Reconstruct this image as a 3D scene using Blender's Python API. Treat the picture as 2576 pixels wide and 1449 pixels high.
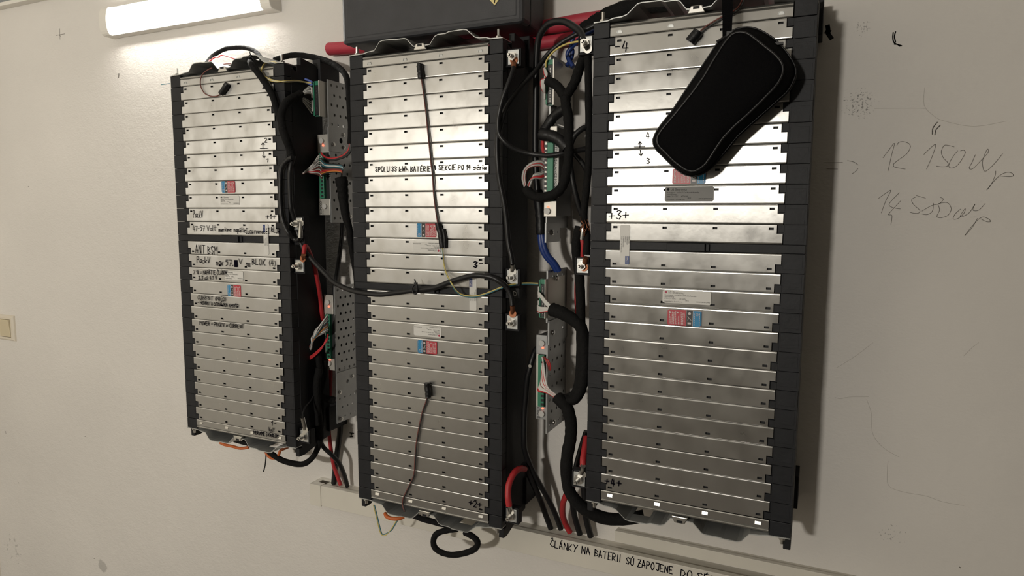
import bpy, bmesh, math, random
from mathutils import Vector, Matrix
random.seed(4)
SC = bpy.context.scene
for o in list(bpy.data.objects): bpy.data.objects.remove(o)
COL = SC.collection
P = 0.03            # one battery cell pitch in metres; geometry below is written in pitches
Z0 = 1.8            # height of the pitch origin above the floor
# ------------------------------------------------------------------ camera
F = 1671.12
R = ((0.90746156, 0.42011307, 0.00430455), (0.04911782, -0.09591, -0.9941774), (-0.41725407, 0.90238921, -0.10766967))
CP = (27.0008, -36.3239, -9.308)
def W(p): return Vector((p[0]*P, p[1]*P, Z0+p[2]*P))
cam = bpy.data.objects.new('camera', bpy.data.cameras.new('camera')); COL.objects.link(cam)
cam.data.sensor_width = 36; cam.data.sensor_fit = 'HORIZONTAL'; cam.data.lens = 36*F/2576
cam.data.clip_start = 0.02; cam.data.clip_end = 50
m3 = Matrix((R[0], [-a for a in R[1]], [-a for a in R[2]])).transposed()
cam.matrix_world = Matrix.Translation(W(CP)) @ m3.to_4x4()
SC.camera = cam
def at(x, y, Y):
    """point on the plane y=Y (a plane parallel to the wall) seen at a photograph pixel"""
    a = ((x-1288)/F, (y-724.5)/F, 1.0)
    d = [a[0]*R[0][i]+a[1]*R[1][i]+a[2]*R[2][i] for i in range(3)]
    t = (Y-CP[1])/d[1]
    return (CP[0]+d[0]*t, Y, CP[2]+d[2]*t)
# ------------------------------------------------------------------ world, light, exposure
wd = bpy.data.worlds.new('world'); SC.world = wd; wd.use_nodes = True
wd.node_tree.nodes['Background'].inputs[0].default_value = (0.9, 0.92, 1.0, 1)
wd.node_tree.nodes['Background'].inputs[1].default_value = 0.01
LAMP_E = 100.0       # emission of the wall batten's diffuser
ld = bpy.data.lights.new('opposite_batten_light', 'AREA'); ld.shape = 'RECTANGLE'; ld.size = 0.6; ld.size_y = 0.12
ld.energy = 114; ld.color = (1.0, 0.945, 0.85)
lo = bpy.data.objects.new('opposite_batten_light', ld); COL.objects.link(lo)
lo.location = W((-5.8, -120.5, 1.6)); lo.rotation_euler = (math.radians(90), 0, math.radians(36))   # lamp on the opposite wall, shining back at the packs
SC.view_settings.view_transform = 'Standard'; SC.view_settings.look = 'None'
SC.view_settings.exposure = 0.0; SC.view_settings.gamma = 1.0; SC.view_settings.use_curve_mapping = False

# ------------------------------------------------------------------ materials
def mat(name, col, rough=0.5, metal=0.0, bump=0.0, bscale=200, var=0.0, vscale=20, stretch=None, emit=None, aniso=0, spec=None):
    m = bpy.data.materials.new(name); m.use_nodes = True
    nt = m.node_tree; b = nt.nodes['Principled BSDF']
    b.inputs['Base Color'].default_value = (*col, 1); b.inputs['Roughness'].default_value = rough
    b.inputs['Metallic'].default_value = metal
    if spec is not None: b.inputs['Specular IOR Level'].default_value = spec
    if emit:
        b.inputs['Emission Color'].default_value = (*emit[0], 1); b.inputs['Emission Strength'].default_value = emit[1]
    geo = None
    def noise(scale, detail=3):
        g = nt.nodes.new('ShaderNodeNewGeometry')
        mp = nt.nodes.new('ShaderNodeMapping')
        if stretch: mp.inputs['Scale'].default_value = stretch
        nt.links.new(g.outputs['Position'], mp.inputs['Vector'])
        n = nt.nodes.new('ShaderNodeTexNoise'); n.inputs['Scale'].default_value = scale; n.inputs['Detail'].default_value = detail
        nt.links.new(mp.outputs['Vector'], n.inputs['Vector']); return n
    if bump:
        n = noise(bscale); bp = nt.nodes.new('ShaderNodeBump'); bp.inputs['Strength'].default_value = bump; bp.inputs['Distance'].default_value = 0.002
        nt.links.new(n.outputs['Fac'], bp.inputs['Height']); nt.links.new(bp.outputs['Normal'], b.inputs['Normal'])
    if var:
        n = noise(vscale, 5); r = nt.nodes.new('ShaderNodeMapRange')
        r.inputs['From Min'].default_value = .3; r.inputs['From Max'].default_value = .7
        r.inputs['To Min'].default_value = 1-var; r.inputs['To Max'].default_value = 1+var
        nt.links.new(n.outputs['Fac'], r.inputs['Value'])
        mx = nt.nodes.new('ShaderNodeVectorMath'); mx.operation = 'SCALE'; mx.inputs[0].default_value = col
        nt.links.new(r.outputs['Result'], mx.inputs['Scale']); nt.links.new(mx.outputs['Vector'], b.inputs['Base Color'])
        if metal:
            r2 = nt.nodes.new('ShaderNodeMapRange'); r2.inputs['From Min'].default_value = .3; r2.inputs['From Max'].default_value = .7
            r2.inputs['To Min'].default_value = rough-.07; r2.inputs['To Max'].default_value = rough+.07
            nt.links.new(n.outputs['Fac'], r2.inputs['Value']); nt.links.new(r2.outputs['Result'], b.inputs['Roughness'])
    if aniso:
        b.inputs['Anisotropic'].default_value = aniso
        cx = nt.nodes.new('ShaderNodeCombineXYZ'); cx.inputs[0].default_value = 1; cx.inputs[2].default_value = 0
        nt.links.new(cx.outputs[0], b.inputs['Tangent'])
    return m
def wall_mat():
    m = mat('wall_plaster', (0.70, 0.672, 0.635), rough=0.55, spec=0.3); nt = m.node_tree; b = nt.nodes['Principled BSDF']
    g = nt.nodes.new('ShaderNodeNewGeometry')
    def N(s, d, v=None, sc=None):
        n = nt.nodes.new('ShaderNodeTexNoise'); n.inputs['Scale'].default_value = s; n.inputs['Detail'].default_value = d
        src = g.outputs['Position']
        if sc:
            mp = nt.nodes.new('ShaderNodeMapping'); mp.inputs['Scale'].default_value = sc; nt.links.new(src, mp.inputs['Vector']); src = mp.outputs['Vector']
        nt.links.new(src, n.inputs['Vector']); return n
    n1 = N(170, 4, sc=(1, 1, 1.5)); n2 = N(38, 3)
    a = nt.nodes.new('ShaderNodeMath'); a.operation = 'MULTIPLY_ADD'; a.inputs[1].default_value = 1.6
    nt.links.new(n2.outputs['Fac'], a.inputs[0]); nt.links.new(n1.outputs['Fac'], a.inputs[2])
    # roller stipple: coarser to the left of the packs, finer to the right
    sx = nt.nodes.new('ShaderNodeSeparateXYZ'); nt.links.new(g.outputs['Position'], sx.inputs[0])
    mr = nt.nodes.new('ShaderNodeMapRange'); mr.inputs['From Min'].default_value = -0.3; mr.inputs['From Max'].default_value = 0.9
    mr.inputs['To Min'].default_value = 0.42; mr.inputs['To Max'].default_value = 0.22
    nt.links.new(sx.outputs[0], mr.inputs['Value'])
    bp = nt.nodes.new('ShaderNodeBump'); bp.inputs['Distance'].default_value = 0.0022
    nt.links.new(mr.outputs['Result'], bp.inputs['Strength']); nt.links.new(a.outputs[0], bp.inputs['Height'])
    nt.links.new(bp.outputs['Normal'], b.inputs['Normal'])
    # dirt: broad soft variation and one speckled scuff right of the third pack
    v = N(2.2, 5); r = nt.nodes.new('ShaderNodeMapRange'); r.inputs['From Min'].default_value = .3; r.inputs['From Max'].default_value = .7
    r.inputs['To Min'].default_value = .94; r.inputs['To Max'].default_value = 1.04; nt.links.new(v.outputs['Fac'], r.inputs['Value'])
    tot = r.outputs['Result']
    for (cx, cz, rad, sc, th, dk) in ((28.6, -3.2, 2.6, 300, .57, .6), (-54, -47, 6, 60, .60, .25), (31.4, -27, 2.6, 240, .62, .4), (28.5, 0.8, 1.3, 300, .58, .5), (-38.5, -45.4, 1.5, 22, .36, .3)):
        ds = nt.nodes.new('ShaderNodeVectorMath'); ds.operation = 'DISTANCE'; ds.inputs[1].default_value = W((cx, 5, cz)); nt.links.new(g.outputs['Position'], ds.inputs[0])
        fo = nt.nodes.new('ShaderNodeMapRange'); fo.inputs['From Min'].default_value = rad*P; fo.inputs['From Max'].default_value = 0.2*rad*P
        fo.inputs['To Min'].default_value = -.6; fo.inputs['To Max'].default_value = 0.03
        nt.links.new(ds.outputs['Value'], fo.inputs['Value'])
        sp = N(sc, 4); ad = nt.nodes.new('ShaderNodeMath'); ad.operation = 'ADD'; nt.links.new(sp.outputs['Fac'], ad.inputs[0]); nt.links.new(fo.outputs['Result'], ad.inputs[1])
        st = nt.nodes.new('ShaderNodeMapRange'); st.inputs['From Min'].default_value = th; st.inputs['From Max'].default_value = th+.06
        st.inputs['To Min'].default_value = 1; st.inputs['To Max'].default_value = 1-dk; nt.links.new(ad.outputs[0], st.inputs['Value'])
        mu = nt.nodes.new('ShaderNodeMath'); mu.operation = 'MULTIPLY'; nt.links.new(tot, mu.inputs[0]); nt.links.new(st.outputs['Result'], mu.inputs[1]); tot = mu.outputs[0]
    sc = nt.nodes.new('ShaderNodeVectorMath'); sc.operation = 'SCALE'; sc.inputs[0].default_value = (0.70, 0.672, 0.635)
    nt.links.new(tot, sc.inputs['Scale']); nt.links.new(sc.outputs['Vector'], b.inputs['Base Color'])
    return m
M = dict(
 wall=wall_mat(), wall_plain=mat('wall_paint', (0.82, 0.78, 0.70), 0.7, bump=.2, bscale=60),
 dark_wall=mat('grey_wall_paint', (0.22, 0.208, 0.19), 0.8, bump=.2, bscale=60),
 floor=mat('concrete_floor', (0.13, 0.115, 0.10), 0.75, bump=.3, bscale=40, var=.2, vscale=4),
 ceiling=mat('ceiling_paint', (0.5, 0.48, 0.44), 0.8, bump=.2, bscale=50),
 slat=mat('brushed_aluminium', (0.50, 0.495, 0.48), 0.34, 0.91, bump=.05, bscale=60, var=.06, vscale=30, stretch=(1.0, 1, 0.8), aniso=.85),
 sheet=mat('zinc_sheet', (0.50, 0.51, 0.50), 0.42, 0.65, bump=.12, bscale=70, var=.08, vscale=30),
 steel=mat('plated_steel', (0.66, 0.65, 0.62), 0.28, 1.0),
 bracket=mat('galvanised_bracket', (0.34, 0.345, 0.345), 0.45, 0.75, bump=.08, bscale=90, var=.12, vscale=25),
 copper=mat('copper_lug', (0.36, 0.15, 0.08), 0.45, 0.9, bump=.2, bscale=80),
 plastic=mat('black_pack_plastic', (0.0095, 0.0102, 0.0128), 0.55, spec=.35, bump=.12, bscale=160, var=.25, vscale=40),
 plastic2=mat('black_cover_plastic', (0.009, 0.009, 0.011), 0.62, spec=.35, bump=.15, bscale=220),
 cabinet=mat('charcoal_cabinet_paint', (0.036, 0.037, 0.042), 0.55, bump=.2, bscale=420, var=.12, vscale=30),
 fabric=mat('black_woven_fabric', (0.0035, 0.0035, 0.004), 0.9, bump=.4, bscale=700, spec=.08),
 piping=mat('black_piping', (0.012, 0.012, 0.013), 0.35, spec=.4),
 tape=mat('black_cloth_tape', (0.007, 0.0068, 0.0068), 0.85, bump=.9, bscale=160, spec=.2),
 rubber=mat('black_cable_sheath', (0.010, 0.010, 0.011), 0.40, spec=.4, bump=.05, bscale=60),
 shrink=mat('black_heat_shrink', (0.008, 0.008, 0.009), 0.45, bump=.4, bscale=90, spec=.35),
 red=mat('red_cable_sheath', (0.42, 0.025, 0.030), 0.45, bump=.1, bscale=60),
 redtube=mat('red_tubing', (0.45, 0.035, 0.060), 0.55, bump=.2, bscale=60),
 blue=mat('blue_cable_sheath', (0.018, 0.045, 0.20), 0.4),
 orange=mat('orange_cable_sheath', (0.55, 0.13, 0.03), 0.5, bump=.3, bscale=90),
 white=mat('white_wire', (0.62, 0.61, 0.58), 0.5), grey=mat('grey_wire', (0.30, 0.30, 0.29), 0.5),
 brown=mat('brown_wire', (0.16, 0.05, 0.04), 0.5), teal=mat('teal_wire', (0.04, 0.16, 0.20), 0.5),
 yellow=mat('yellow_wire', (0.62, 0.50, 0.16), 0.5), wblue=mat('blue_wire', (0.10, 0.16, 0.50), 0.5), wred=mat('red_wire', (0.50, 0.03, 0.035), 0.5),
 wblack=mat('black_wire', (0.02, 0.02, 0.02), 0.5), worange=mat('orange_wire', (0.6, 0.22, 0.05), 0.5),
 pvc=mat('white_pvc', (0.66, 0.63, 0.56), 0.5, bump=.04, bscale=40, var=.04, vscale=8),
 cream=mat('cream_switch_plastic', (0.60, 0.52, 0.36), 0.4), ivory=mat('ivory_frame_plastic', (0.66, 0.60, 0.50), 0.4),
 lampbody=mat('lamp_white_plastic', (0.75, 0.72, 0.66), 0.45),
 lampglow=mat('lamp_diffuser', (0.9, 0.88, 0.8), 0.5, emit=((1.0, 0.97, 0.90), LAMP_E)),
 paper=mat('label_paper', (0.66, 0.65, 0.62), 0.45), silverlabel=mat('silver_label', (0.27, 0.27, 0.265), 0.7, spec=.2),
 ink=mat('print_ink', (0.02, 0.02, 0.02), 1.0, spec=0.0), marker=mat('marker_ink', (0.006, 0.005, 0.010), 1.0, spec=0.0), crack=mat('hairline_crack', (0.47, 0.44, 0.40), 0.8), pencil=mat('pencil_line', (0.22, 0.205, 0.185), 0.9, spec=.1),
 lred=mat('label_red', (0.46, 0.03, 0.05), 0.4), lblue=mat('label_blue', (0.01, 0.22, 0.45), 0.4), lblack=mat('label_black', (0.02, 0.02, 0.02), 0.4),
 lwhite=mat('label_white_print', (0.62, 0.56, 0.55), 0.5), navy=mat('label_navy', (0.015, 0.05, 0.20), 0.4), logo=mat('logo_crimson', (0.38, 0.02, 0.06), 0.4),
 hazard=mat('hazard_yellow', (0.74, 0.62, 0.28), 0.4), faceplate=mat('unit_aluminium', (0.60, 0.58, 0.53), 0.45, 0.55, bump=.05, bscale=300),
 unit=mat('unit_black_case', (0.016, 0.016, 0.017), 0.45), pcb=mat('green_circuit_board', (0.02, 0.09, 0.06), 0.4), conn=mat('green_terminal_block', (0.03, 0.21, 0.12), 0.45),
 led=mat('red_indicator', (0.8, 0.1, 0.06), 0.4, emit=((1.0, 0.12, 0.06), 3.0)), button=mat('grey_button', (0.55, 0.54, 0.52), 0.4),
 rail=mat('grey_steel_rail', (0.30, 0.31, 0.33), 0.5, 0.5, bump=.2, bscale=50),
)
# ------------------------------------------------------------------ objects
ORG = {}
def tag(o, label=None, cat=None, group=None, kind=None):
    if label: o['label'] = label
    if cat: o['category'] = cat
    if group: o['group'] = group
    if kind: o['kind'] = kind
    return o
def thing(name, label, cat, org, group=None):
    o = bpy.data.objects.new(name, None); COL.objects.link(o); o.location = W(org); o.empty_display_size = .02
    ORG[o] = tuple(org); return tag(o, label, cat, group)
def attach(o, parent, org):
    COL.objects.link(o)
    if parent is not None: o.parent = parent; ORG[o] = ORG[parent]
    else: o.location = W(org); ORG[o] = tuple(org)
    return o
class MB:
    def __init__(s): s.v = []; s.f = []; s.sm = []
    def add(s, vs, fs, smooth=False):
        b = len(s.v); s.v += [tuple(q) for q in vs]; s.f += [tuple(b+i for i in f) for f in fs]; s.sm += [smooth]*len(fs); return s
    def box(s, x0, x1, y0, y1, z0, z1):
        vs = [(x, y, z) for x in (x0, x1) for y in (y0, y1) for z in (z0, z1)]
        return s.add(vs, [(0, 1, 3, 2), (4, 6, 7, 5), (0, 4, 5, 1), (2, 3, 7, 6), (0, 2, 6, 4), (1, 5, 7, 3)])
    def prism(s, poly, axis, a, b):
        n = len(poly)
        def pt(q, t): return (t, q[0], q[1]) if axis == 'u' else ((q[0], t, q[1]) if axis == 'y' else (q[0], q[1], t))
        vs = [pt(q, a) for q in poly]+[pt(q, b) for q in poly]
        fs = [tuple(range(n)), tuple(range(2*n-1, n-1, -1))]+[(i, i+n, (i+1) % n+n, (i+1) % n) for i in range(n)]
        return s.add(vs, fs)
    def cyl(s, c, axis, r, h, seg=12, r2=None, smooth=True):
        d = Vector(axis).normalized(); a = d.orthogonal().normalized(); b = d.cross(a); c = Vector(c); r2 = r if r2 is None else r2
        vs = [c+(a*math.cos(t)+b*math.sin(t))*r for t in [2*math.pi*i/seg for i in range(seg)]]
        vs += [c+d*h+(a*math.cos(t)+b*math.sin(t))*r2 for t in [2*math.pi*i/seg for i in range(seg)]]
        s.add(vs, [(i, (i+1) % seg, (i+1) % seg+seg, i+seg) for i in range(seg)], smooth)
        return s.add(vs, [tuple(range(seg-1, -1, -1)), tuple(range(seg, 2*seg))])
    def tube(s, pts, r, seg=8, sub=5, wob=0.0, flat=1.0, clear=False):
        pts = spline([Vector(q) for q in pts], sub)
        if clear: pts = keep_clear(pts, (r(.5) if callable(r) else r))
        n = len(pts); vs = []; a = None
        rs = r if callable(r) else (lambda t: r)
        for i, q in enumerate(pts):
            d = (pts[min(i+1, n-1)]-pts[max(i-1, 0)]).normalized()
            if a is None: a = d.orthogonal().normalized()
            a = (a-d*a.dot(d)).normalized(); b = d.cross(a)
            rr = rs(i/(n-1))*(1+wob*random.uniform(-1, 1))
            vs += [q+(a*math.cos(t)+b*math.sin(t)*flat)*rr for t in [2*math.pi*k/seg for k in range(seg)]]
        fs = [(i*seg+k, i*seg+(k+1) % seg, (i+1)*seg+(k+1) % seg, (i+1)*seg+k) for i in range(n-1) for k in range(seg)]
        s.add(vs, fs, True); return s.add(vs[:seg]+vs[-seg:], [tuple(range(seg-1, -1, -1)), tuple(range(seg, 2*seg))])
    def ribbon(s, pts, w, y=None, t=0.0):
        # flat ink stroke on a plane y=const
        for i in range(len(pts)-1):
            a, b = Vector(pts[i]), Vector(pts[i+1]); d = b-a
            if d.length < 1e-6: continue
            d.normalize(); nrm = Vector((-d.z, 0, d.x))*w*.5; e = d*w*.35
            s.add([a-e-nrm, b+e-nrm, b+e+nrm, a-e+nrm], [(0, 1, 2, 3)])
        return s
    def mesh(s, name, org):
        me = bpy.data.meshes.new(name)
        me.from_pydata([((q[0]-org[0])*P, (q[1]-org[1])*P, (q[2]-org[2])*P) for q in s.v], [], s.f)
        me.polygons.foreach_set('use_smooth', s.sm)
        bm = bmesh.new(); bm.from_mesh(me)
        bmesh.ops.recalc_face_normals(bm, faces=bm.faces[:]); bm.to_mesh(me); bm.free(); me.update(); return me
    def build(s, name, m, parent=None, org=None, bevel=0, **kw):
        if parent is not None: org = ORG[parent]
        elif org is None:
            n = len(s.v); org = (sum(q[0] for q in s.v)/n, sum(q[1] for q in s.v)/n, min(q[2] for q in s.v))
        me = s.mesh(name, org); me.materials.append(M[m] if isinstance(m, str) else m)
        o = bpy.data.objects.new(name, me); attach(o, parent, org)
        if bevel:
            bv = o.modifiers.new('bevel', 'BEVEL'); bv.width = bevel*P; bv.segments = 2; bv.limit_method = 'ANGLE'; bv.angle_limit = math.radians(40)
        return tag(o, **kw)
SOLID = []          # (u0,u1,y0,y1,v0,v1) bodies a cable has to lie in front of
def keep_clear(pts, r):
    out = []
    for i, q in enumerate(pts):
        d = (Vector(CP)-q).normalized(); k = 0
        while k < 120 and any(b[0]-r < q.x < b[1]+r and b[2]-r < q.y < b[3] and b[4] < q.z < b[5] for b in SOLID): q = q+d*.05; k += 1
        out.append(q)
    for _ in range(3):      # ease sudden steps along the line of sight
        new = list(out)
        for i in range(1, len(out)-1):
            dep = ((out[i-1]-Vector(CP)).length+2*(out[i]-Vector(CP)).length+(out[i+1]-Vector(CP)).length)/4
            cur = (out[i]-Vector(CP)).length
            if dep < cur: new[i] = Vector(CP)+(out[i]-Vector(CP))*(dep/cur)
        out = new
    return out
def spline(p, sub):
    if sub < 2 or len(p) < 3: return p
    out = []
    for i in range(len(p)-1):
        a, b, c, d = p[max(i-1, 0)], p[i], p[i+1], p[min(i+2, len(p)-1)]
        for k in range(sub):
            t = k/sub; t2 = t*t; t3 = t2*t
            out.append(.5*((2*b)+(c-a)*t+(2*a-5*b+4*c-d)*t2+(3*b-a-3*c+d)*t3))
    out.append(p[-1]); return out
def pxs(pts, Y=None):
    return [at(q[0], q[1], q[2] if len(q) > 2 else Y) for q in pts]
def text_mesh(body, size, m, name, loc, parent, rot=0.0, width=None, align='LEFT', spacing=1.0, normal='front'):
    cu = bpy.data.curves.new('t', 'FONT'); cu.body = body; cu.size = size*P; cu.align_x = align; cu.space_line = spacing; cu.resolution_u = 2
    ob = bpy.data.objects.new('t', cu); COL.objects.link(ob)
    dg = bpy.context.evaluated_depsgraph_get(); me = bpy.data.meshes.new_from_object(ob.evaluated_get(dg))
    bpy.data.objects.remove(ob)
    sx = 1.0
    if width and len(me.vertices):
        w = max(v.co.x for v in me.vertices)-min(v.co.x for v in me.vertices)
        sx = width*P/max(w, 1e-6)
    o0 = ORG[parent]; c, s_ = math.cos(rot), math.sin(rot)
    for v in me.vertices:
        x, y = v.co.x*sx, v.co.y
        v.co = ((x*c-y*s_)+(loc[0]-o0[0])*P, (loc[1]-o0[1])*P, (x*s_+y*c)+(loc[2]-o0[2])*P)
    me.materials.clear(); me.materials.append(M[m]); me.name = name
    o = bpy.data.objects.new(name, me); attach(o, parent, None); return o
# single-stroke hand lettering: two digits = one pen position on a 4 x 6 grid
GL = {'A': '00 16 30;02 32', 'B': '00 06 25 34 03;03 32 31 00', 'C': '35 26 15 02 11 20 31', 'D': '00 06 25 33 21 00', 'E': '36 06 00 30;03 23', 'H': '00 06;30 36;03 33',
 'I': '10 16', 'J': '06 36 31 20 11', 'K': '00 06;36 02 30', 'L': '06 00 30', 'M': '00 06 23 46 40', 'N': '00 06 30 36', 'O': '16 04 02 10 20 32 34 26 16', 'P': '00 06 26 34 23 03',
 'R': '00 06 26 34 23 03 30', 'S': '35 26 05 13 32 20 01', 'T': '06 46;26 20', 'U': '06 01 10 20 31 36', 'V': '06 20 46', 'W': '06 10 24 30 46', 'Y': '06 23 46;23 10', 'Z': '06 36 00 30;13 33',
 '0': '16 04 02 10 20 32 34 26 16', '1': '04 16 10', '2': '05 16 26 34 00 30', '3': '05 16 35 13 32 20 01', '4': '16 02 32;25 20', '5': '36 06 04 24 33 21 00', '6': '26 03 01 10 21 22 03', '7': '06 36 10;13 33', '8': '16 05 31 20 01 35 16',
 'a': '33 13 01 10 31;33 30', 'b': '06 00 20 32 13 02', 'c': '33 13 02 10 30', 'd': '33 12 01 10 31;36 30', 'e': '02 32 23 12 01 10 30', 'h': '00 06;02 13 32 30', 'i': '03 00;04 05', 'k': '00 06;33 01 30', 'l': '06 00 10',
 'm': '00 03;02 13 22 20;22 33 42 40', 'n': '00 03;02 13 32 30', 'o': '13 02 10 31 33 13', 'p': '03 08;03 23 31 00', 'r': '00 03;02 13 23', 's': '33 13 02 32 20 00', 't': '16 11 20;04 34', 'u': '03 01 10 31;33 30', 'v': '03 10 33', 'w': '03 10 23 30 43', 'x': '03 30;00 33', 'z': '03 33 00 30',
 '-': '03 23', '+': '03 43;25 21', ',': '11 00', '=': '02 32;04 34', '%': '00 36;06 05;31 30', '[': '26 06 00 20', ']': '06 26 20 00', '(': '26 13 20', ')': '06 13 00', '*': '01 34;04 31;02 32', '.': '00 01', "^": '00 06 ;04 06 24', "#": '00 06;10 16;20 26;30 36', '!': '06 00;02 00 22', ' ': ''}
ACC = {'Á': 'A', 'Ä': 'A', 'Č': 'C', 'É': 'E', 'Ú': 'U', 'á': 'a', 'ä': 'a', 'é': 'e', 'ú': 'u', 'ž': 'z'}
def handwrite(mb, text, a, b, h, wd, Y, jit=0.25):
    a, b = Vector(at(a[0], a[1], Y)), Vector(at(b[0], b[1], Y)); x = 0; strokes = []
    for ch in text:
        base = ACC.get(ch, ch); st = GL.get(base, ''); wch = 0
        jy = random.uniform(-jit, jit); js = random.uniform(.92, 1.08)
        for part in st.split(';'):
            pts = []
            for tk in part.split():
                gy = int(tk[1]); gy = -2 if gy == 8 else gy
                wch = max(wch, int(tk[0])); pts.append((x+int(tk[0])*js+gy*.06+random.uniform(-.1, .1), gy*js+jy+random.uniform(-.12, .12)))
            if pts: strokes.append(pts)
        top = 6.6 if base.isupper() else 4.4
        if ch in 'ÁÉÚáéú': strokes.append([(x+1.6, top), (x+2.6, top+1.2)])
        if ch in 'Čž': strokes.append([(x+.8, top+1.2), (x+1.6, top+.2), (x+2.6, top+1.4)])
        if ch == 'Ä': strokes += [[(x+.6, top+.2), (x+.7, top+.8)], [(x+2.2, top+.2), (x+2.3, top+.8)]]
        if ch == 'ä': strokes += [[(x+.8, top), (x+.9, top+.5)], [(x+2.2, top), (x+2.3, top+.5)]]
        x += (wch+1.5) if ch != ' ' else 2.6
    L = (b-a); total = max(x-1.5, 1)
    ppv = (Vector(at(a.x, 0, Y))-a).length  # unused guard
    for pts in strokes: mb.ribbon([a+L*(q[0]/total)+Vector((0, 0, q[1]/6*h)) for q in pts], wd)
    return mb
# ------------------------------------------------------------------ the room
WY = 5.0
def plane_box(name, m, x0, x1, y0, y1, z0, z1): return tag(MB().box(x0, x1, y0, y1, z0, z1).build(name, m, org=((x0+x1)/2, (y0+y1)/2, z0)), kind='structure')
FL, CE = -60, 29
plane_box('wall_back', 'wall', -66, 74, WY, WY+4, FL, CE)
plane_box('wall_left', 'wall_plain', -66, -57, -121, WY, FL, CE)
plane_box('wall_right', 'dark_wall', 70, 74, -121, WY, FL, CE)
plane_box('wall_front', 'dark_wall', -66, 74, -125, -121, FL, CE)
plane_box('floor', 'floor', -66, 74, -125, WY+4, FL-3, FL)
plane_box('ceiling', 'ceiling', -66, 74, -125, WY+4, CE, CE+3)
# ------------------------------------------------------------------ battery packs
HC = (0.0, 2.7395, 5.3576, 8.0818)
def slat_mesh(rev, flip, key):
    """pressed aluminium cover strip of one cell: four slotted holes, stepped ends, rolled edge; built about its hole row"""
    hc = [HC[3]-h for h in reversed(HC)] if rev else list(HC)
    xs = {-.51, -.23, HC[3]+.26, HC[3]+.54}
    for h in hc: xs |= {h-.12, h+.12}
    xs = sorted(xs); zs = [-.785, -.775, -.755, -.735, -.695, -.25, -.06, .06, .15, .185, .2]
    def yz(z):
        return {-.785: .06, -.775: .028, -.755: .012, -.735: .005, .185: .004, .2: .02}.get(z, 0.0)
    def fill(i, j):
        xm, zm = (xs[i]+xs[i+1])/2, (zs[j]+zs[j+1])/2
        if zm > -.25 and (xm < -.23 or xm > HC[3]+.26): return False
        if abs(zm) < .06 and any(abs(xm-h) < .12 for h in hc): return False
        return True
    nx, nz = len(xs)-1, len(zs)-1; mb = MB(); f = -1 if flip else 1; T = .06
    v = [(x, yz(z)-.05, f*z) for x in xs for z in zs]; vb = [(x, yz(z)-.05+T, f*z) for x in xs for z in zs]; n = len(v)
    I = lambda i, j: i*len(zs)+j
    fs = []
    for i in range(nx):
        for j in range(nz):
            if not fill(i, j): continue
            fs.append((I(i, j), I(i+1, j), I(i+1, j+1), I(i, j+1)))
            for di, dj, a, b in ((-1, 0, I(i, j), I(i, j+1)), (1, 0, I(i+1, j), I(i+1, j+1)), (0, -1, I(i, j), I(i+1, j)), (0, 1, I(i, j+1), I(i+1, j+1))):
                k, l = i+di, j+dj
                if not (0 <= k < nx and 0 <= l < nz) or not fill(k, l): fs.append((a, b, b+n, a+n))
    mb.add(v+vb, fs)
    # pressed rim below each slot
    for h in hc:
        for q in ((-.15, .15, -.085, -.06), (-.15, -.12, -.06, .065), (.12, .15, -.06, .065)): mb.box(h+q[0], h+q[1], -.060, -.05, q[2], q[3])
    me = mb.mesh(key, (0, 0, 0)); me.materials.append(M['slat']); return me
def frame_mesh(rev, flip, key):
    """black moulded cell frame behind one strip: end blocks with a stepped finger"""
    u0, u1 = (-1.46, 9.70) if rev else (-1.62, 9.55); f = -1 if flip else 1
    mb = MB(); za, zb, zm = -.785, .195, -.21
    def bx(a, b, c, d, e, g): mb.box(a, b, c, d, min(f*e, f*g), max(f*e, f*g))
    bx(-.56, HC[3]+.6, .10, .62, za, zb)
    bx(u0, -.56, -.01, .62, za, zb); bx(HC[3]+.6, u1, -.01, .62, za, zb)
    bx(-.56, -.27, -.01, .10, zm+.03, zb); bx(HC[3]+.30, HC[3]+.6, -.01, .10, zm+.03, zb)
    # shallow raised panels on the end blocks
    bx(u0+.10, -.62, -.02, -.01, za+.03, zb-.20); bx(HC[3]+.66, u1-.10, -.02, -.01, za+.03, zb-.20)
    me = mb.mesh(key, (0, 0, 0)); me.materials.append(M['plastic']); return me
MESH = {}
def getm(kind, rev, flip):
    k = (kind, rev, flip)
    if k not in MESH: MESH[k] = (slat_mesh if kind == 'slat' else frame_mesh)(rev, flip, 'cover_strip' if kind == 'slat' else 'cell_frame')
    return MESH[k]
def humps(u0, u1, sg, base, rev):
    """profile (u,v) of the wavy pressed end plate, two humps and a latch seat; sg=+1 rises, -1 drops"""
    q = [(0, 0), (.10, .02), (.135, .10), (.18, .14), (.215, .62), (.235, .70), (.30, .70), (.32, .66), (.385, .66), (.40, .62), (.445, .12), (.475, .10), (.54, .10), (.555, .12), (.585, .55), (.605, .64), (.655, .64), (.675, .72), (.765, .74), (.785, .70), (.835, .22), (.86, .14), (.90, .12), (.93, .02), (1, 0)]
    if rev: q = [(1-a, b) for a, b in reversed(q)]
    return [(u0+(u1-u0)*a, base+sg*b) for a, b in q]
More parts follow.
